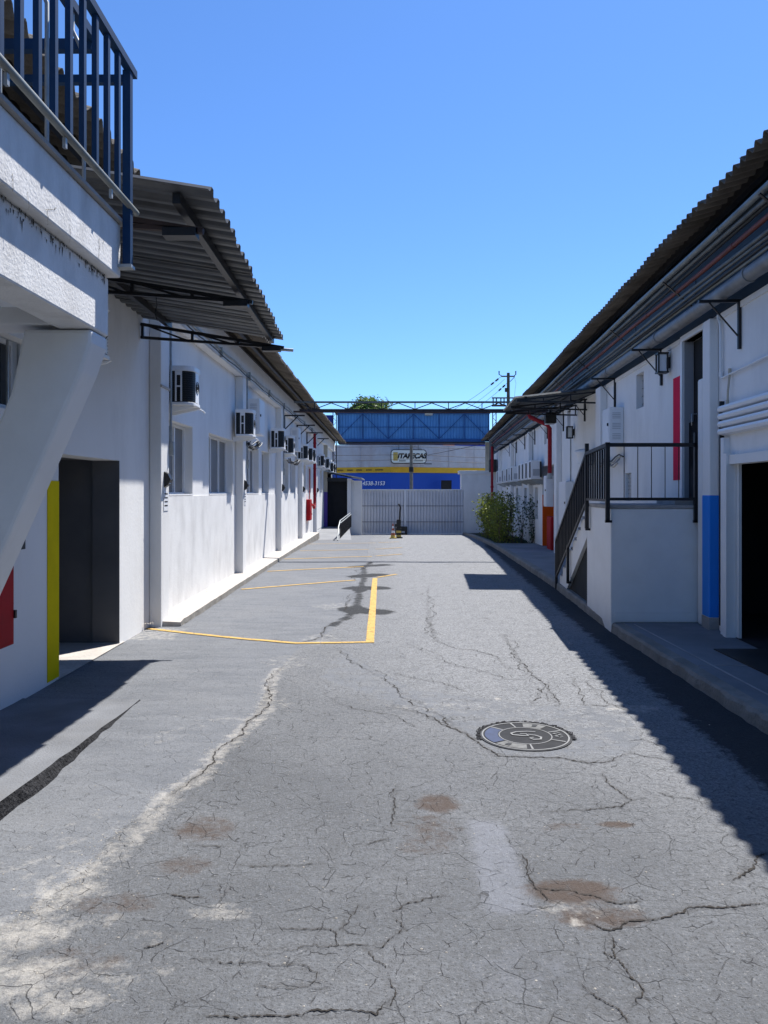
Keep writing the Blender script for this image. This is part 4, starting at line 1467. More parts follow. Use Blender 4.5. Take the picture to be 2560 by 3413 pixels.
for y in (2.7, 5.4, 8.15, 10.95, 13.75, 16.5, 19.2, 21.9, 24.6, 27.3, 30.0, 32.8):
    bk = thing('wall_bracket', 'black triangular wall bracket under the grey duct', 'bracket', RT(0, y, 3.3), group='brackets under the right duct')
    t = MB(RT)
    t.box(.003, .44, y, y + .035, 3.715, 3.745).box(.003, .035, y, y + .035, 3.22, 3.715)
    t.bar((.035, y + .017, 3.36), (.33, y + .017, 3.715), .014, .014)
    t.build('frame', 'black_metal', bk)


def wall_tube(label, pts, r, m_, name='conduit', cat='conduit'):
    c = [sum(p[i] for p in pts) / len(pts) for i in range(3)]
    t = thing(name, label, cat, RT(*c))
    MB(RT).tube(pts, r, 7).build('pipe', m_, t)
    for p in (pts[0], pts[-1]):
        MB(RT).tube([(p[0], p[1], p[2]), (p[0], p[1] + .001, p[2] + .05)], r * 1.5, 7).build('fitting', m_, t)
    return t


wall_tube('pale conduit bending down beside the blue footed pilaster', [(.03, 8.72, 3.66), (.03, 8.68, 3.60), (.03, 8.66, 3.5), (.03, 8.66, 3.0)], .016, 'white_metal')
wall_tube('thin pale conduit sloping along the near wall above the shutter', [(.03, 8.65, 2.98), (.03, 7.5, 3.02), (.03, 4.0, 3.06)], .012, 'white_metal')
wall_tube('dangling beige cable loop on the wall above the shutter', [(.03, 8.4, 3.0), (.05, 8.4, 2.8), (.05, 8.41, 2.66)], .012, 'cream', 'cable', 'cable')
wall_tube('thin grey conduit on the wall below the far black lantern', [(.02, 18.2, 3.0), (.02, 18.2, 1.7)], .014, 'galv')
wall_tube('thin grey conduit on the wall above the near group of air conditioners', [(.02, 25.1, 3.6), (.02, 25.1, 2.7)], .016, 'galv')
wall_tube('thin grey conduit on the wall above the far group of air conditioners', [(.02, 30.4, 3.6), (.02, 30.4, 2.7)], .016, 'galv')

# lanterns
for y, z, lab in ((10.55, 3.36, 'black framed lantern high on the wall left of the upstairs door'), (17.75, 2.96, 'black framed lantern on the wall past the tall white cabinet')):
    la = thing('lantern', lab, 'lamp', RT(.09, y, z))
    f = MB(RT)
    for a in (0, .12):
        for b_ in (0, .12):
            f.box(.04 + a, .06 + a, y + b_, y + b_ + .02, z, z + .24)
    f.box(.035, .185, y - .005, y + .145, z - .02, z).box(.035, .185, y - .005, y + .145, z + .24, z + .262).box(.003, .04, y + .04, y + .10, z + .05, z + .2)
    f.build('frame', 'black_metal', la)
    MB(RT).box(.062, .158, y + .022, y + .118, z + .004, z + .236).build('glass', 'lamp_glass', la)

cabinet('electric_cabinet', 'tall white louvred cabinet on the shaded wall above the black stair rail', 13.2, 13.75, 2.52, 3.16, RT, .24)
cabinet('electric_cabinet', 'pale grey cabinet low on the wall behind the stair rail', 17.9, 18.9, .9, 1.95, RT, .18, louvre=False)
cabinet('electric_cabinet', 'white cabinet above the red cabinet in the orange recess', 21.0, 21.5, 1.3, 2.15, lambda o, y, z: RT(o - .02, y, z), .2, louvre=False)
rc2 = thing('hose_cabinet', 'deep red cabinet standing beside the orange painted recess', 'fire cabinet', RT(.05, 21.2, .1))
MB(RT).box(-.30, .06, 20.9, 21.7, .1, 1.02).build('box', 'red_paint', rc2, bevel=.008)
MB(RT).box(.061, .072, 20.95, 21.65, .16, .96).build('door', 'red_paint', rc2)
MB(RT).tube([(-.1, 21.2, 1.02), (-.1, 21.2, 1.25)], .05, 8).build('valve', 'red_pipe', rc2)
# round white vent / unit over the stair rail
vt = thing('fan_unit', 'small white round topped unit on the wall beside the stair rail', 'fan unit', RT(.2, 15.6, 2.3))
MB(RT).tube([(.18, 15.7, 2.28), (.18, 15.7, 2.46), (.18, 15.7, 2.50), (.18, 15.7, 2.55), (.18, 15.7, 2.58)], [.15, .15, .2, .19, .08], 16).build('body', 'white_metal', vt)
MB(RT).box(.003, .1, 15.65, 15.75, 2.25, 2.4).build('arm', 'galv', vt)
pb = thing('pipe_bundle', 'beige and dark pipes curling below the tall white cabinet', 'pipes', RT(.1, 13.6, 2.2))
for k in range(4):
    MB(RT).tube([(.06 + .03 * k, 13.0 + .28 * t, 2.30 - .04 * k + .05 * math.sin(t * 1.4 + k)) for t in range(6)], .013, 6).build('pipe', ('black_plastic', 'cream', 'duct', 'cream')[k], pb)

# right row of air conditioners, copies of the left unit turned round
k = 0
AC2 = ac_box('air conditioners on the right wall')
for y in (22.65, 23.6, 24.55, 25.5, 28.0, 29.9, 31.8, 34.3):
    o = AC2 if k == 0 else copy_tree(AC2)
    p = RT(.03, y + .76, 2.08)
    o.location = p
    o.rotation_euler = (0, 0, math.pi - math.atan(SLOPE))
    o['label'] = 'pale air conditioner in the near group of four above the orange recess' if k < 4 else 'pale air conditioner in the far group of four above the plants'
    o['group'] = 'air conditioners on the right wall'
    k += 1

# fire pipes on the right
f1 = thing('fire_pipe', 'red fire pipe with a kink on the wall beside the black box', 'pipe', RT(.1, 20.6, 2.0))
MB(RT).tube([(.75, 20.4, 3.86), (.70, 20.4, 3.70), (.25, 20.45, 3.50), (.16, 20.5, 3.40), (.16, 20.5, 2.2)], .055, 10).build('pipe', 'red_pipe', f1)
MB(RT).tube([(.16, 20.5, 2.2), (.16, 20.5, 2.05)], .07, 10).build('coupling', 'galv', f1)
f2 = thing('fire_pipe', 'tall red fire pipe at the far end of the right wall by the hedge', 'pipe', RT(.2, 37, 0))
MB(RT).tube([(.42, 37.2, 3.9), (.42, 37.2, -.4)], .06, 10).build('pipe', 'red_pipe', f2)
MB(RT).tube([(.42, 37.2, 1.9), (.42, 37.2, 2.0)], .075, 10).build('coupling', 'red_pipe', f2)
bb = thing('black_box', 'black tank shaped box on the far wall under the pipes', 'box', RT(.5, 39, 2.6))
MB(RT).box(.05, .42, 38.8, 39.4, 2.72, 3.35).build('box', 'black_plastic', bb, bevel=.03)
MB(RT).tube([(.3, 39.1, 3.35), (.3, 39.1, 4.3)], .12, 10).build('stack', 'galv_dark', bb)

# ------------------------------------------------------------------ small canopy on the right wall
CR_ = thing('canopy', 'dark grey metal canopy on black trusses jutting from the right wall', 'canopy', RT(.8, 16.2, 3.4))
me = sheet_mesh('canopy_sheet', 4.7, 1.66, thick=.003, wave=.19, amp=.021, trap=True, mtl='galv_dark')
for i in range(3):
    o = bpy.data.objects.new('roof_sheet', me)
    COL.objects.link(o)
    o.parent = CR_
    o.location = Vector(RT(1.66, 14.95 + i * .84, 3.56 + .004 * i)) - ORG[CR_.name]
    o.rotation_euler = (0, -math.radians(6.2), -math.atan(SLOPE))
for o_ in (1.45, .5):
    MB(RT).bar((o_, 15.0, 3.535 + .108 * (1.66 - o_)), (o_, 17.5, 3.535 + .108 * (1.66 - o_)), .05, .04).build('purlin', 'black_metal', CR_)
for y in (15.02, 16.25, 17.4):
    t = MB(RT)
    A = lambda f, top: (.02 + f * 1.6, y, (3.66 - .15 * f) if top else (3.44 + .05 * f))
    t.bar(A(0, 1), A(1, 1), .04, .03).bar(A(0, 0), A(1, 0), .04, .03)
    for f in (.02, .35, .68, .98):
        t.bar(A(f, 0), A(f, 1), .025, .025)
    for a_, b_ in ((.03, .33), (.36, .66), (.69, .96)):
        t.bar(A(a_, 1), A(b_, 0), .02, .02)
    t.build('truss', 'black_metal', CR_)
jb = thing('floodlight', 'square black floodlight box hanging under the right canopy edge', 'lamp', (3.80, 17.6, 3.3))
MB().box(3.68, 3.93, 17.5, 17.7, 3.27, 3.52).build('housing', 'black_plastic', jb, bevel=.015)
MB().box(3.78, 3.83, 17.58, 17.62, 3.521, 3.62).build('stem', 'black_metal', jb)
MB().box(3.70, 3.91, 17.60, 17.705, 3.25, 3.269).build('lens', 'lamp_glass', jb)

# ------------------------------------------------------------------ truss beam across the lane
TR = thing('lattice_beam', 'long black lattice beam spanning the lane between the two roofs', 'beam', (1, 20.5, 3.8))
MB().box(-2.25, 4.5, 20.46, 20.56, 3.85, 3.91).build('bottom_chord', 'rust', TR)
MB().box(-2.4, 4.5, 20.48, 20.54, 4.075, 4.12).build('top_chord', 'galv_dark', TR)
n = 15
for i in range(n):
    x = -2.3 + 6.7 * i / n
    x2 = -2.3 + 6.7 * (i + 1) / n
    a, b = ((x, 20.51, 3.91), (x2, 20.51, 4.075)) if i % 2 else ((x, 20.51, 4.075), (x2, 20.51, 3.91))
    MB().bar(a, b, .018, .022).build('brace', 'black_metal', TR)
    if i % 2 == 0:
        MB().bar((x2, 20.51, 3.91), (x2, 20.51, 4.075), .018, .022).build('upright', 'black_metal', TR)
pp = tag(rebase(MB().tube([(-2.4, 20.38, 3.83), (1.2, 20.38, 3.815), (4.6, 20.38, 3.82)], .025, 8).build('sprinkler_pipe', 'rust')), 'dark brown pipe carried along the foot of the lattice beam', 'pipe')

# ------------------------------------------------------------------ outside stairs of the right building
def ST(u, v, z):
    return (2.75 + .075 * (v - 9.33) + u, v, z)


SB = thing('stairs', 'white masonry stair block with steps going up to the upstairs door', 'stairs', ST(.5, 11, 0))
MB(ST).box(0, 1.13, 9.33, 10.85, -.05, 1.50).build('block', 'white_clean', SB, bevel=.012)
MB(ST).box(-.015, 1.13, 9.315, 10.66, 1.502, 1.545).build('landing', 'concrete', SB, bevel=.006)
MB(ST).box(.05, 1.1, 9.316, 9.328, .13, .24).build('plinth_strip', 'white_clean', SB)
MB(ST).box(.80, 1.10, 9.40, 10.2, 1.547, 1.62).build('door_step', 'concrete', SB)
nst = 8
for i in range(nst):
    v1 = 13.35 - i * .335
    z = .12 + .175 * (i + 1)
    if i < nst - 1:
        MB(ST).box(.02, 1.05, v1 - .36, v1, z - .04, z).build('tread', 'concrete', SB)
prof = [(13.36, -.05), (13.36, .10)]
for i in range(nst):
    v1 = 13.35 - i * .335
    prof += [(v1, .085 + .175 * (i + 1)), (v1 - .335, .085 + .175 * (i + 1))]
prof = [p for p in prof if p[0] > 10.84] + [(10.852, 1.40), (10.852, 1.06), (12.62, .11), (12.62, -.05)]
MB(ST).prism([(a, b) for a, b in prof], 'x', .0, .12).build('stringer', 'white_clean', SB)
MB(ST).prism([(a, b) for a, b in prof], 'x', .93, 1.05).build('stringer', 'white_clean', SB)
MB(ST).box(.02, .14, 10.852, 12.615, -.05, .112).build('sill_kerb', 'white_clean', SB)
MB(ST).prism([(10.853, .113), (10.853, 1.058), (12.60, .118)], 'x', .05, .07).build('dark_infill', 'dark_room', SB)
RL = thing('railing', 'black steel railing down the white stair block', 'railing', ST(-.04, 10.5, 1.3))
t = -.045
MB(ST).box(t - .025, t + .025, 9.27, 9.32, 1.34, 2.30).build('post', 'black_metal', RL)
MB(ST).box(1.0, 1.05, 9.27, 9.32, 1.34, 2.42).build('post', 'black_metal', RL)
for x in (t, 1.02):
    MB(ST).box(x - .03, x + .05, 9.27, 9.312, 1.33, 1.36).build('foot', 'black_metal', RL)
MB(ST).bar((t, 9.295, 2.27), (1.02, 9.295, 2.27), .05, .045).build('top_rail', 'black_metal', RL)
MB(ST).bar((t, 9.295, 1.615), (1.02, 9.295, 1.615), .03, .035).build('bottom_rail', 'black_metal', RL)
for k in range(5):
    x = .155 + .165 * k
    MB(ST).tube([(x, 9.295, 1.615), (x, 9.295, 2.26)], .0055, 6).build('baluster', 'black_metal', RL)
MB(ST).bar((t, 9.27, 2.27), (t, 10.62, 2.23), .05, .045).build('top_rail', 'black_metal', RL)
MB(ST).bar((t, 9.3, 1.60), (t, 10.62, 1.60), .03, .03).build('bottom_rail', 'black_metal', RL)
for k in range(8):
    v = 9.45 + .15 * k
    MB(ST).box(t - .011, t + .011, v - .011, v + .011, 1.61, 2.23).build('baluster', 'black_metal', RL)
MB(ST).box(t - .025, t + .025, 10.60, 10.65, 1.20, 2.37).build('post', 'black_metal', RL)
MB(ST).box(t - .02, t + .06, 10.60, 10.65, 1.17, 1.199).build('foot', 'black_metal', RL)
MB(ST).bar((t, 10.62, 2.23), (t, 13.45, .84), .05, .045).build('top_rail', 'black_metal', RL)
MB(ST).bar((t, 10.62, 1.58), (t, 13.45, .22), .03, .035).build('bottom_rail', 'black_metal', RL)
for k in range(19):
    f_ = (k + .7) / 19.5
    v = 10.62 + 2.83 * f_
    MB(ST).box(t - .012, t + .012, v - .012, v + .012, 1.58 - 1.36 * f_, 2.23 - 1.39 * f_).build('baluster', 'black_metal', RL)
MB(ST).box(t - .022, t + .022, 13.43, 13.47, -.02, .85).build('post', 'black_metal', RL)
MB(ST).box(t - .022, t + .022, 12.2, 12.24, .28, .86).build('post', 'black_metal', RL)
MB(ST).box(t - .02, t + .05, 12.18, 12.26, .25, .279).build('foot', 'black_metal', RL)

# ------------------------------------------------------------------ gate end of the lane
zg = gz(39.5)
GT = thing('gate', 'wide grey ribbed metal sliding gate closing the end of the lane', 'gate', (1.3, 39.5, zg))
for a, b in ((-1.57, 1.03), (1.13, 4.10)):
    g = MB()
    nrib = int((b - a) / .15)
    st = (b - a) / nrib
    vs = []
    for i in range(nrib):
        x = a + i * st
        for q, yy in ((0, 39.50), (.66, 39.50), (.72, 39.56), (.94, 39.56)):
            vs += [(x + q * st, yy, zg + .06), (x + q * st, yy, 1.80)]
    vs += [(b, 39.5, zg + .06), (b, 39.5, 1.80)]
    g.add(vs, [(2 * i, 2 * i + 2, 2 * i + 3, 2 * i + 1) for i in range(len(vs) // 2 - 1)])
    g.build('leaf', 'gate_metal', GT)
    for z in (.15, .97):
        MB().box(a, b, 39.475, 39.497, z, z + .04).build('cross_rail', 'gate_seam', GT)
    MB().box(a, b, 39.46, 39.54, 1.80, 1.845).build('top_rail', 'white_metal', GT)
    MB().box(a, b, 39.46, 39.54, zg + .0, zg + .07).build('bottom_rail', 'white_metal', GT)
MB().box(1.03, 1.13, 39.45, 39.55, zg, 1.84).build('centre_post', 'white_metal', GT)
for x in (-1.3, -.9, -.25, .45):
    MB().box(x, x + .28, 39.30, 39.34, zg + .01, zg + .07).build('roller_cover', 'white_metal', GT)
# masonry block at the right end of the gate
BK = thing('gate_wall', 'white masonry wall with coping to the right of the grey gate', 'wall', (4.9, 39.8, zg))
MB().box(4.08, 6.2, 39.45, 40.2, zg - .1, 2.62).build('wall', 'white_wall', BK)
MB().box(3.86, 6.2, 39.40, 40.25, 2.622, 2.80).build('coping', 'white_clean', BK, bevel=.01)
MB().box(3.98, 4.078, 39.44, 40.2, 1.86, 2.62).build('corbel', 'white_clean', BK)
# lean-to around the dark doorway
LN = thing('lean_to', 'small lean-to roof and white walls over the dark doorway beside the gate', 'shed', (-2.0, 38, 0))
MB().box(-1.80, -1.62, 37.62, 37.80, -.4, 2.36).build('corner_post', 'white_wall', LN)
MB().box(-1.62, -1.09, 37.9, 38.05, -.5, 2.26).build('side_wall', 'white_clean', LN)
MB().add([(-2.95, 37.3, 2.76), (-1.08, 37.3, 2.40), (-1.08, 43, 2.40), (-2.95, 43, 2.76), (-2.95, 37.3, 2.71), (-1.08, 37.3, 2.35), (-1.08, 43, 2.35), (-2.95, 43, 2.71)],
         [(0, 1, 2, 3), (7, 6, 5, 4), (0, 4, 5, 1), (1, 5, 6, 2)]).build('roof', 'galv', LN)
MB().box(-2.78, -1.80, 37.66, 37.72, 2.22, 2.40).build('lintel', 'black_metal', LN)
MB().box(-1.79, -1.7, 37.8, 43, -.4, 2.36).build('side_wall', 'white_wall', LN)
MB().quad((-2.95, 42.9, -.1), (-1.7, 42.9, -.1), (-1.7, 42.9, 2.4), (-2.95, 42.9, 2.4)).build('back_wall', 'dark_room', LN)
MB().quad((-2.94, 37.9, 0), (-2.94, 42.9, 0), (-2.94, 42.9, 2.7), (-2.94, 37.9, 2.7)).build('lining', 'dark_room', LN)
MB().box(-2.78, -1.80, 37.9, 37.93, -.0, 2.3).build('door', 'dark_room', LN)
# ramp handrail
HR = thing('handrail', 'black handrail with bright tube rails along the far ramp', 'handrail', (-1.7, 33, 0))


def hr(y, h):
    return (-1.75 + .018 * (y - 28.8), y, (gz(28.8) if y < 29.6 else gz(29.6) * (1 - (y - 29.6) / 8)) + h)


for h in (.72, .62):
    MB().tube([hr(30.2, h), hr(37.4, h)], .022, 8).build('rail', 'galv', HR)
MB().tube([hr(30.2, .72), hr(29.4, .5), hr(28.9, .02)], .022, 8).build('rail', 'galv', HR)
for k in range(26):
    y = 30.2 + 7.2 * k / 25
    MB().bar(hr(y, .02), hr(y, .62), .02, .02).build('baluster', 'black_metal', HR)
# things standing by the gate
x, y = ground(1310, 1795)
z = gz(y)
cn = thing('traffic_cone', 'orange and white traffic cone with yellow foot before the gate', 'traffic cone', (x, y, z))
MB().box(x - .14, x + .14, y - .14, y + .14, z, z + .045).build('foot', 'yellow_bright', cn)
for i, mt in enumerate(('yellow_bright', 'cone_orange', 'white_metal', 'cone_orange', 'white_metal', 'cone_orange')):
    z0, z1_ = .045 + i * .095, .045 + (i + 1) * .095
    MB().tube([(x, y, z + z0), (x, y, z + z1_)], [.10 - .013 * i, .10 - .013 * (i + 1)], 14).build('band', mt, cn)
x, y = ground(1319, 1783)
z = gz(y)
sp = thing('post', 'thin dark post with a small sensor head beside the traffic cone', 'post', (x, y, z))
MB().tube([(x, y, z), (x, y, z + .42)], .03, 8).build('shaft', 'galv_dark', sp)
MB().box(x - .05, x + .05, y - .04, y + .04, z + .42, z + .56).build('head', 'black_plastic', sp)
x, y = ground(1329, 1794)
z = gz(y)
bg_ = thing('barrier', 'black parking barrier with raised arm and yellow striped foot', 'barrier', (x, y, z))
MB().box(x - .16, x + .16, y - .14, y + .14, z, z + .05).build('base', 'black_metal', bg_)
for i, mt in enumerate(('yellow_bright', 'black_plastic', 'yellow_bright', 'black_plastic')):
    MB().box(x - .10, x + .10, y - .10, y + .10, z + .05 + .09 * i, z + .14 + .09 * i - .002).build('stripe', mt, bg_)
MB().box(x - .09, x + .09, y - .09, y + .09, z + .41, z + .78).build('column', 'black_plastic', bg_, bevel=.01)
MB().tube([(x + .04, y, z + .78), (x + .05, y, z + 1.1), (x + .07, y, z + 1.28), (x + .04, y, z + 1.38), (x - .02, y, z + 1.42)], .035, 8).build('arm', 'black_metal', bg_)
mt_ = thing('gate_motor', 'black box shaped gate motor at the foot of the gate', 'motor', (.98, 39.0, gz(39)))
MB().box(.75, 1.18, 38.85, 39.2, gz(39), gz(39) + .42).build('housing', 'black_plastic', mt_, bevel=.02)
MB().box(.88, 1.05, 38.83, 38.848, gz(39) + .1, gz(39) + .2).build('plate', 'grey_panel', mt_)

# ------------------------------------------------------------------ blue footbridge between the buildings
BR = thing('footbridge', 'blue corrugated metal footbridge with crossed frame behind the gate', 'bridge', (1.7, 46, 4.6))
xa, xb, y0 = -2.74, 6.20, 45.2
vs = []
nr = int((xb - xa) / .17)
stp = (xb - xa) / nr
for i in range(nr):
    X_ = xa + i * stp
    for q, yy in ((0, y0 + .05), (.55, y0 + .05), (.68, y0 + .085), (.87, y0 + .085)):
        vs += [(X_ + q * stp, yy, 4.80), (X_ + q * stp, yy, 6.36)]
vs += [(xb, y0 + .05, 4.8), (xb, y0 + .05, 6.36)]
MB().add(vs, [(2 * i, 2 * i + 2, 2 * i + 3, 2 * i + 1) for i in range(len(vs) // 2 - 1)]).build('cladding', 'bridge_blue', BR)
MB().box(xa, xb, y0 - .06, y0 + .03, 4.66, 4.82).build('bottom_beam', 'bridge_frame', BR)
MB().box(xa, xb, y0 - .05, y0 + .03, 6.30, 6.42).build('top_beam', 'bridge_frame', BR)
MB().box(xa - .2, xb + .2, y0 - .12, y0 + 2.2, 6.43, 6.50).build('roof', 'galv_dark', BR)
MB().box(xa, xb, y0 + .1, y0 + 2.1, 4.60, 4.655).build('deck', 'black_metal', BR)
MB().box(xa, xb, y0 + 2.02, y0 + 2.1, 4.66, 6.42).build('rear_cladding', 'bridge_blue', BR)
vx = [xa + .03] + [(q - CX) / F * y0 for q in (1209, 1294, 1379, 1464, 1547)] + [xb - .03]
for x in vx:
    MB().box(x - .022, x + .022, y0 - .02, y0 + .03, 4.82, 6.30).build('upright', 'bridge_frame', BR)
for i in range(6):
    a, b = vx[i], vx[i + 1]
    up = i in (0, 2, 4)
    MB().bar((a, y0 - .0, 4.84 if up else 6.28), (b, y0 - .0, 6.28 if up else 4.84), .03, .035).build('diagonal', 'bridge_frame', BR)
MB().bar((xa, y0 + .02, 5.52), (xb, y0 + .02, 5.52), .03, .025).build('mid_rail', 'bridge_frame', BR)
MB().box(2.40, 2.85, y0 - .12, y0 - .07, 6.20, 6.32).build('light_fitting', 'cream', BR)
for i, x in enumerate((xa - .28, xb + .16)):
    lc = thing('lattice_column', ('dark lattice column carrying the blue bridge at the left building', 'dark lattice column carrying the blue bridge at the right building')[i], 'column', (x, y0, -.5))
    for dx in (0, .2):
        MB().box(x + dx, x + dx + .05, y0 - .05, y0, -.5, 6.4).build('leg', 'black_metal', lc)
    for k in range(26):
        z = -.4 + k * .26
        a, b = ((x + .02, y0 - .02, z), (x + .23, y0 - .02, z + .26)) if k % 2 else ((x + .23, y0 - .02, z), (x + .02, y0 - .02, z + .26))
        MB().bar(a, b, .02, .025).build('lacing', 'galv_dark', lc)
dd = thing('side_wall', 'dark blue wall panel behind the left roof end beside the bridge', 'wall', (-3.6, 46.5, 0))
MB().box(-4.6, -3.05, 46.0, 46.5, 3.8, 6.3).build('panel', 'shop_dark_blue', dd)

# ------------------------------------------------------------------ shop across the street
def text_mesh(s, size, mt, name, parent, origin, xdir, shear=0.0, bold=0.0, align='CENTER', space=1.0):
    cu = bpy.data.curves.new('text', 'FONT')
    cu.body = s
    cu.size = size
    cu.shear = shear
    cu.offset = bold
    cu.align_x = align
    cu.align_y = 'CENTER'
    cu.space_character = space
    cu.extrude = .008
    to = bpy.data.objects.new('text', cu)
    COL.objects.link(to)
    bpy.context.view_layer.update()
    me = bpy.data.meshes.new_from_object(to.evaluated_get(bpy.context.evaluated_depsgraph_get()))
    bpy.data.objects.remove(to)
    xd = Vector(xdir).normalized()
    zd = Vector((0, 0, 1))
    yd = xd.cross(zd)                                # faces along -normal
    org = Vector(origin) - ORG[parent.name]
    for v in me.vertices:
        v.co = org + xd * v.co.x + zd * v.co.y + yd * v.co.z
    me.materials.clear()
    me.materials.append(M[mt])
    o = bpy.data.objects.new(name, me)
    COL.objects.link(o)
    o.parent = parent
    ORG[o.name] = ORG[parent.name]
    return o


SH = thing('shop', 'corner shop with grey upper wall, yellow band and blue lower wall', 'building', (.5, 54, -.5))
cxn, cyn = .45, 52.0
pl_, pr_ = (-9.0, 55.5), (14.0, 57.5)


def face(t):                                        # t<0 left face, t>0 right face, metres from the corner
    if t < 0:
        d = Vector((pl_[0] - cxn, pl_[1] - cyn)).normalized()
        return (cxn - d.x * t, cyn - d.y * t)
    d = Vector((pr_[0] - cxn, pr_[1] - cyn)).normalized()
    return (cxn + d.x * t, cyn + d.y * t)


def shop_band(name, z0, z1, mt, out=0.0, ztop=None):
    v = []
    zt = ztop or (lambda x: z1)
    for (x, y) in (pl_, (cxn, cyn), pr_):
        v += [(x, y - out, z0), (x, y - out, zt(x))]
    m = MB().add(v, [(0, 2, 3, 1), (2, 4, 5, 3)])
    m.add([(pl_[0], pl_[1], z0), (pl_[0], pl_[1] + 12, z0), (pl_[0], pl_[1] + 12, z1), (pl_[0], pl_[1], z1)], [(0, 1, 2, 3)])
    m.add([(pl_[0], pl_[1], z1), (cxn, cyn, z1), (pr_[0], pr_[1], z1), (pr_[0], pr_[1] + 12, z1), (pl_[0], pl_[1] + 12, z1)], [(0, 1, 2, 3, 4)])
    return m.build(name, mt, SH)


shop_band('lower_wall', -.8, 3.02, 'shop_blue')
shop_band('band', 3.02, 3.40, 'shop_yellow', .06)
shop_band('upper_wall', 3.40, 4.95, 'shop_grey', .03)
# shallow seams of the grey cladding
for t_ in (-6.5, -4.4, -2.2, 2.2, 4.4, 6.4):
    x, y = face(t_)
    MB().box(x - .015, x + .015, y - .06, y - .034, 3.41, 4.94).build('cladding_seam', 'grey_panel', SH)
# phone number and the words on the band
d_l = Vector((cxn - pl_[0], cyn - pl_[1], 0)).normalized()
nrm = Vector((d_l.y, -d_l.x, 0))


def on_left(t, z, out=.07):
    x, y = face(t)
    return (x + nrm.x * out, y + nrm.y * out, z)


text_mesh('4538-3153', .38, 'text_white', 'phone_number', SH, on_left(-1.22, 2.28), d_l, shear=.2, bold=.006)
for i, t_ in enumerate((-3.65, -2.95, -2.26, -1.54, -.79)):     # words too small to read: rows of dark marks
    c_ = Vector(on_left(t_, 3.20, .10))
    mw = MB()
    for k in range(6 if i < 4 else 8):
        p_ = c_ + d_l * (.072 * (k - (2.5 if i < 4 else 3.5)))
        mw.bar(tuple(p_ - Vector((0, 0, .05 - .008 * (k % 3)))), tuple(p_ + Vector((0, 0, .05 - .012 * (k % 2)))), .042, .012, up=tuple(nrm))
    mw.build('band_word', 'text_brown', SH, kind='stuff')
MB().box(3.9, 4.6, 52.3, 52.6, 1.6, 2.5).build('window', 'dark_room', SH)
tl = MB()
for k in range(16):
    x = -3.6 + k * .21
    tl.prism([(x, 4.96), (x + .2, 4.96), (x + .16, 5.06), (x + .04, 5.06)], 'y', 55.2, 57)
tl.build('tile_ridge', 'tile_red', SH, label='strip of pinkish red roof tiles above the grey wall')
UP = thing('upper_house', 'deep blue wall rising behind the grey shop front', 'building', (5, 60, -.5))
MB().box(.6, 14, 60, 66, -.5, 5.6).build('wall', 'shop_dark_blue', UP)
MB().box(4.6, 5.5, 59.93, 59.99, 4.95, 5.4).build('brick_patch', 'tile_red', UP)
# the sign box
SG = thing('shop_sign', 'rounded lightbox sign reading ITAPEÇAS on the grey shop wall', 'sign', (1.65, 51.4, 3.6))
sx0, sx1, sz0, sz1, sy = .50, 2.80, 3.66, 4.50, 51.45


def rrect(x0, x1, z0, z1, r, n=5):
    p = []
    for cx_, cz_, a0 in ((x1 - r, z0 + r, -90), (x1 - r, z1 - r, 0), (x0 + r, z1 - r, 90), (x0 + r, z0 + r, 180)):
        p += [(cx_ + r * math.cos(math.radians(a0 + 90 * i / n)), cz_ + r * math.sin(math.radians(a0 + 90 * i / n))) for i in range(n + 1)]
    return p


MB().prism(rrect(sx0 - .05, sx1 + .05, sz0 - .05, sz1 + .05, .22), 'y', sy, sy + .35).build('case', 'black_metal', SG)
MB().prism(rrect(sx0, sx1, sz0, sz1, .18), 'y', sy - .012, sy - .002).build('panel', 'sign_face', SG)
MB().box(sx0 + .12, sx0 + .42, sy - .02, sy - .013, sz0 + .14, sz1 - .14).build('emblem', 'sign_gold', SG)
text_mesh('ITAPEÇAS', .45, 'ink', 'lettering', SG, (1.86, sy - .022, 4.10), (1, 0, 0), shear=.22, bold=.022, space=.98)
for a, b in ((1.0, 1.45), (1.95, 2.6)):
    MB().box(a, b, sy - .02, sy - .013, 3.76, 3.81).build('small_print', 'ink', SG)
for x in (1.0, 2.3):
    MB().tube([(x, sy + .2, 4.5), (x, sy + .2, 4.9), (x, sy + .9, 4.9)], .02, 6).build('hanger', 'black_metal', SG)

# ------------------------------------------------------------------ poles, wires, tree
P1 = thing('utility_pole', 'slim grey concrete pole standing in front of the shop sign', 'pole', (1.66, 47.6, -.5))
MB().tube([(1.69, 47.6, -.5), (1.69, 47.6, 4.6)], [.115, .095], 10).build('shaft', 'pole_concrete', P1)
MB().tube([(1.69, 47.6, 2.95), (1.69, 47.6, 3.25)], [.15, .14], 10).build('collar', 'black_plastic', P1)
MB().bar((1.75, 47.6, 4.55), (2.5, 47.6, 4.28), .03, .03).build('stay', 'galv', P1)
MB().box(2.5, 2.95, 47.55, 47.65, 3.42, 3.47).build('lamp_arm', 'black_metal', P1)
xp, yp = 9.7, 60.0
P2 = thing('utility_pole', 'tall dark wooden power pole with cross arms rising behind the right roof', 'pole', (xp, yp, -.5))
MB().tube([(xp, yp, -.5), (xp, yp, 11.0)], [.17, .115], 10).build('shaft', 'wood_pole', P2)
ca_ = MB().box(xp - .58, xp + .48, yp - .16, yp - .10, 10.66, 10.76).build('cross_arm', 'wood_pole', P2)
for dx in (-.74, .56):
    MB().tube([(xp + dx + (.18 if dx < 0 else -.12), yp - .13, 10.76), (xp + dx, yp - .13, 10.85), (xp + dx, yp - .13, 11.12)], [.03, .04, .05], 8).build('insulator', 'black_plastic', P2)
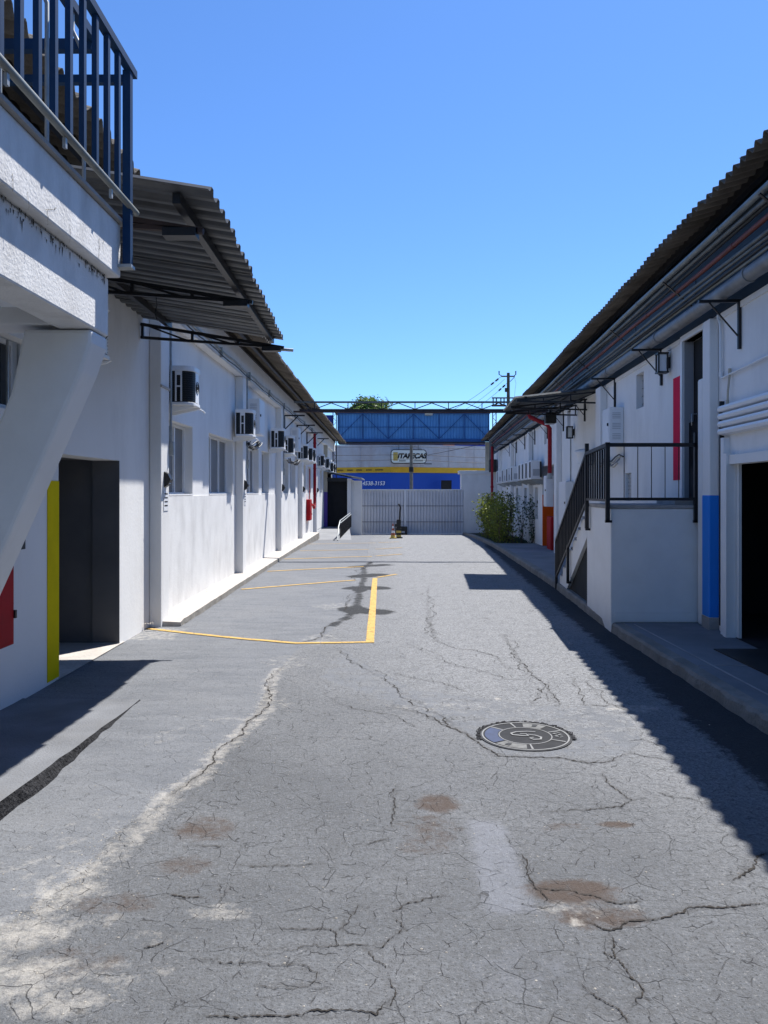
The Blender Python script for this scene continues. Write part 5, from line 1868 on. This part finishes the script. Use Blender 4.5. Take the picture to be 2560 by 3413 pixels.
MB().bar((xp + .46, yp - .13, 10.66), (xp + .12, yp - .13, 10.3), .04, .05).build('brace', 'wood_pole', P2)
MB().box(xp - 1.3, xp + .9, yp - .16, yp - .08, 8.98, 9.08).build('cross_arm', 'wood_pole', P2)
for dx in (-1.2, -.95, -.6, -.35):
    MB().tube([(xp + dx, yp - .12, 8.5), (xp + dx, yp - .12, 8.98)], .05, 8).build('insulator', 'black_plastic', P2)
MB().box(xp - 1.3, xp - .2, yp - .2, yp - .05, 8.36, 8.5).build('cross_arm', 'rust', P2)
MB().box(xp - .28, xp - .12, yp - .2, yp, 9.5, 9.8).build('fuse_box', 'black_plastic', P2)
MB().tube([(xp + .46, yp - .13, 10.6), (xp + .58, yp - .13, 10.2), (xp + .5, yp - .13, 9.6), (xp + .45, yp - .13, 9.1)], .012, 5).build('jumper', 'galv', P2)


def wire(label, a, b, sag, r=.012, knots=()):
    a, b = Vector(a), Vector(b)
    t = thing('wire', label, 'wire', tuple((a + b) / 2 - Vector((0, 0, sag))))
    pts = [tuple(a.lerp(b, i / 16) - Vector((0, 0, sag * 4 * (i / 16) * (1 - i / 16)))) for i in range(17)]
    MB().tube(pts, r, 5).build('strand', 'black_plastic', t)
    for k in knots:
        p = a.lerp(b, k)
        q = a.lerp(b, k + .03)
        s_ = lambda f: sag * 4 * f * (1 - f)
        MB().tube([tuple(p - Vector((0, 0, s_(k)))), tuple(q - Vector((0, 0, s_(k + .03))))], .07, 6).build('strain_insulator', 'black_plastic', t)


wire('power wire with insulators running down left from the tall pole', (xp - .58, yp - .13, 10.7), (2.5, 64, 7.2), .5, .014, (.03, .08))
wire('bare power wire below the topmost one on the tall pole', (xp - .3, yp - .13, 10.5), (3.2, 64, 7.1), .6, .012)
wire('power wire with insulators leaving the middle of the tall pole', (xp - .1, yp - .13, 10.2), (4.2, 64, 7.0), .5, .014, (.03, .08))
for z, s, lab in ((4.55, .10, 'topmost telephone wire crossing in front of the grey shop wall'), (4.05, .12, 'telephone wire crossing behind the slim pole above the sign foot'), (3.75, .16, 'lower telephone wire crossing just above the yellow band')):
    wire(lab, (-9, 48.0, z + .1), (1.69, 47.7, z), s, .014)
    wire(lab + ', right half', (1.69, 47.7, z), (11, 48.6, z - .15), s, .014)
wire('pale stay wire rising from the slim pole to the right roof', (2.2, 47.6, 3.9), (6.0, 46.5, 4.62), .02, .014)


def leaves(mb, pts, size, rnd, up=.3):
    for p in pts:
        n_ = Vector((rnd.gauss(0, 1), rnd.gauss(0, 1), rnd.gauss(0, 1) + up))
        n_ = n_.normalized() if n_.length > 0 else Vector((0, 0, 1))
        a = n_.orthogonal().normalized()
        a = Matrix.Rotation(rnd.uniform(0, 6.28), 3, n_) @ a
        b = n_.cross(a)
        L_ = size * rnd.uniform(.6, 1.35)
        W_ = L_ * .42
        c = Vector(p)
        mb.add([tuple(c - a * L_ / 2), tuple(c + b * W_ / 2 + n_ * L_ * .06), tuple(c + a * L_ / 2), tuple(c - b * W_ / 2 + n_ * L_ * .06)], [(0, 1, 2, 3)])


rt = random.Random(9)
TX, TY = -1.25, 75.0
TRE = thing('tree', 'round green tree crown rising behind the footbridge', 'tree', (TX, TY, -.5))
MB().tube([(TX, TY, -.5), (TX + .1, TY, 3), (TX, TY, 6.5), (TX + .1, TY, 8.5)], [.3, .24, .18, .08], 8).build('trunk', 'bark', TRE)
for k in range(7):
    a = k * .9
    MB().tube([(TX, TY, 6 + .3 * k), (TX + math.cos(a) * 1.0, TY + math.sin(a) * 1.0, 7.3 + .25 * k), (TX + math.cos(a) * 1.7, TY + math.sin(a) * 1.7, 8.0 + .3 * k)], [.1, .07, .03], 6).build('branch', 'bark', TRE)
pts = []
for c in range(115):
    while True:
        d = Vector((rt.uniform(-1, 1), rt.uniform(-1, 1), rt.uniform(-1, 1)))
        if .25 < d.length < 1:
            break
    cc = Vector((TX + d.x * 2.2, TY + d.y * 2.2, 9.35 + d.z * 1.6))
    r = rt.uniform(.3, .6)
    for _ in range(150):
        pts.append(cc + Vector((rt.gauss(0, .5), rt.gauss(0, .5), rt.gauss(0, .38))) * r)
mb = MB()
leaves(mb, pts, .25, rt, .6)
mb.build('crown', 'leaf_tree', TRE)

# ------------------------------------------------------------------ planting along the right kerb
HG = thing('shrub', 'dense yellow green shrub spilling over the kerb near the gate', 'shrub', (3.8, 28, gz(28) + .09))
pts, stems = [], MB()
for k in range(46):
    y = 24.55 + 6.6 * k / 45 + rt.gauss(0, .15)
    x = kx(y) + .32 + rt.uniform(-.08, .38)
    z = wz(y) - .04
    lean = rt.uniform(-.5, .12)
    h = rt.uniform(1.15, 1.75) * (1.0 if y < 30.5 else .85)
    tip = Vector((x + lean, y + rt.gauss(0, .15), z + h))
    base = Vector((x, y, z))
    mid = base.lerp(tip, .5) + Vector((lean * .1, 0, .05))
    stems.tube([tuple(base), tuple(mid), tuple(tip)], [.012, .009, .004], 5)
    for _ in range(115):
        f_ = rt.random() ** .75
        c = base.lerp(tip, f_)
        pts.append(c + Vector((rt.gauss(0, .11 + .05 * f_), rt.gauss(0, .13), rt.gauss(0, .05))))
stems.build('stems', 'bark', HG)
mb = MB()
leaves(mb, pts, .105, rt, .5)
mb.build('foliage', 'leaf_yellow', HG)
for k in range(2):
    pass
for (x, y, h, n_, w_, lab) in ((4.04, 25.2, 1.6, 330, .12, 'narrow dark leafy plant next to the yellow green shrub'),
                               (4.46, 25.0, 1.5, 170, .15, 'sparse thin stemmed plant against the white wall between two darker ones'),
                               (4.80, 24.8, 1.5, 260, .11, 'slim dark plant leaning by the wall nearest the orange recess')):
    z = wz(y) - .04
    t = thing('plant', lab, 'plant', (x, y, z))
    st_, pts = MB(), []
    for s in range(5):
        tip = Vector((x + rt.gauss(0, w_ * 1.2), y + rt.gauss(0, .15), z + h * rt.uniform(.75, 1.08)))
        st_.tube([(x + rt.gauss(0, .03), y, z), tuple(Vector((x, y, z)).lerp(tip, .5) + Vector((rt.gauss(0, .05), 0, 0))), tuple(tip)], [.010, .007, .003], 5)
        for _ in range(n_ // 5):
            f_ = rt.uniform(.12, 1.02)
            pts.append(Vector((x, y, z)).lerp(tip, f_) + Vector((rt.gauss(0, w_ * .55), rt.gauss(0, w_ * .55), rt.gauss(0, .03))))
    st_.build('stems', 'bark', t)
    mb = MB()
    leaves(mb, pts, .10, rt, .2)
    mb.build('foliage', 'leaf_dark', t)
gr = MB()
for _ in range(1500):
    y = rt.uniform(24.5, 34)
    x = rt.uniform(kx(y) + .15, RX0 + SLOPE * y - .05)
    z = wz(y) - .03
    a = rt.uniform(0, 6.28)
    h = rt.uniform(.03, .12)
    gr.add([(x - .012 * math.cos(a), y - .012 * math.sin(a), z), (x + .012 * math.cos(a), y + .012 * math.sin(a), z), (x + rt.gauss(0, .03), y + rt.gauss(0, .03), z + h)], [(0, 1, 2)])
g_ = gr.build('ground_cover', 'leaf_dark')
g_['kind'] = 'stuff'
g_['label'] = 'low green ground cover in the planting bed'
g_['category'] = 'plants'
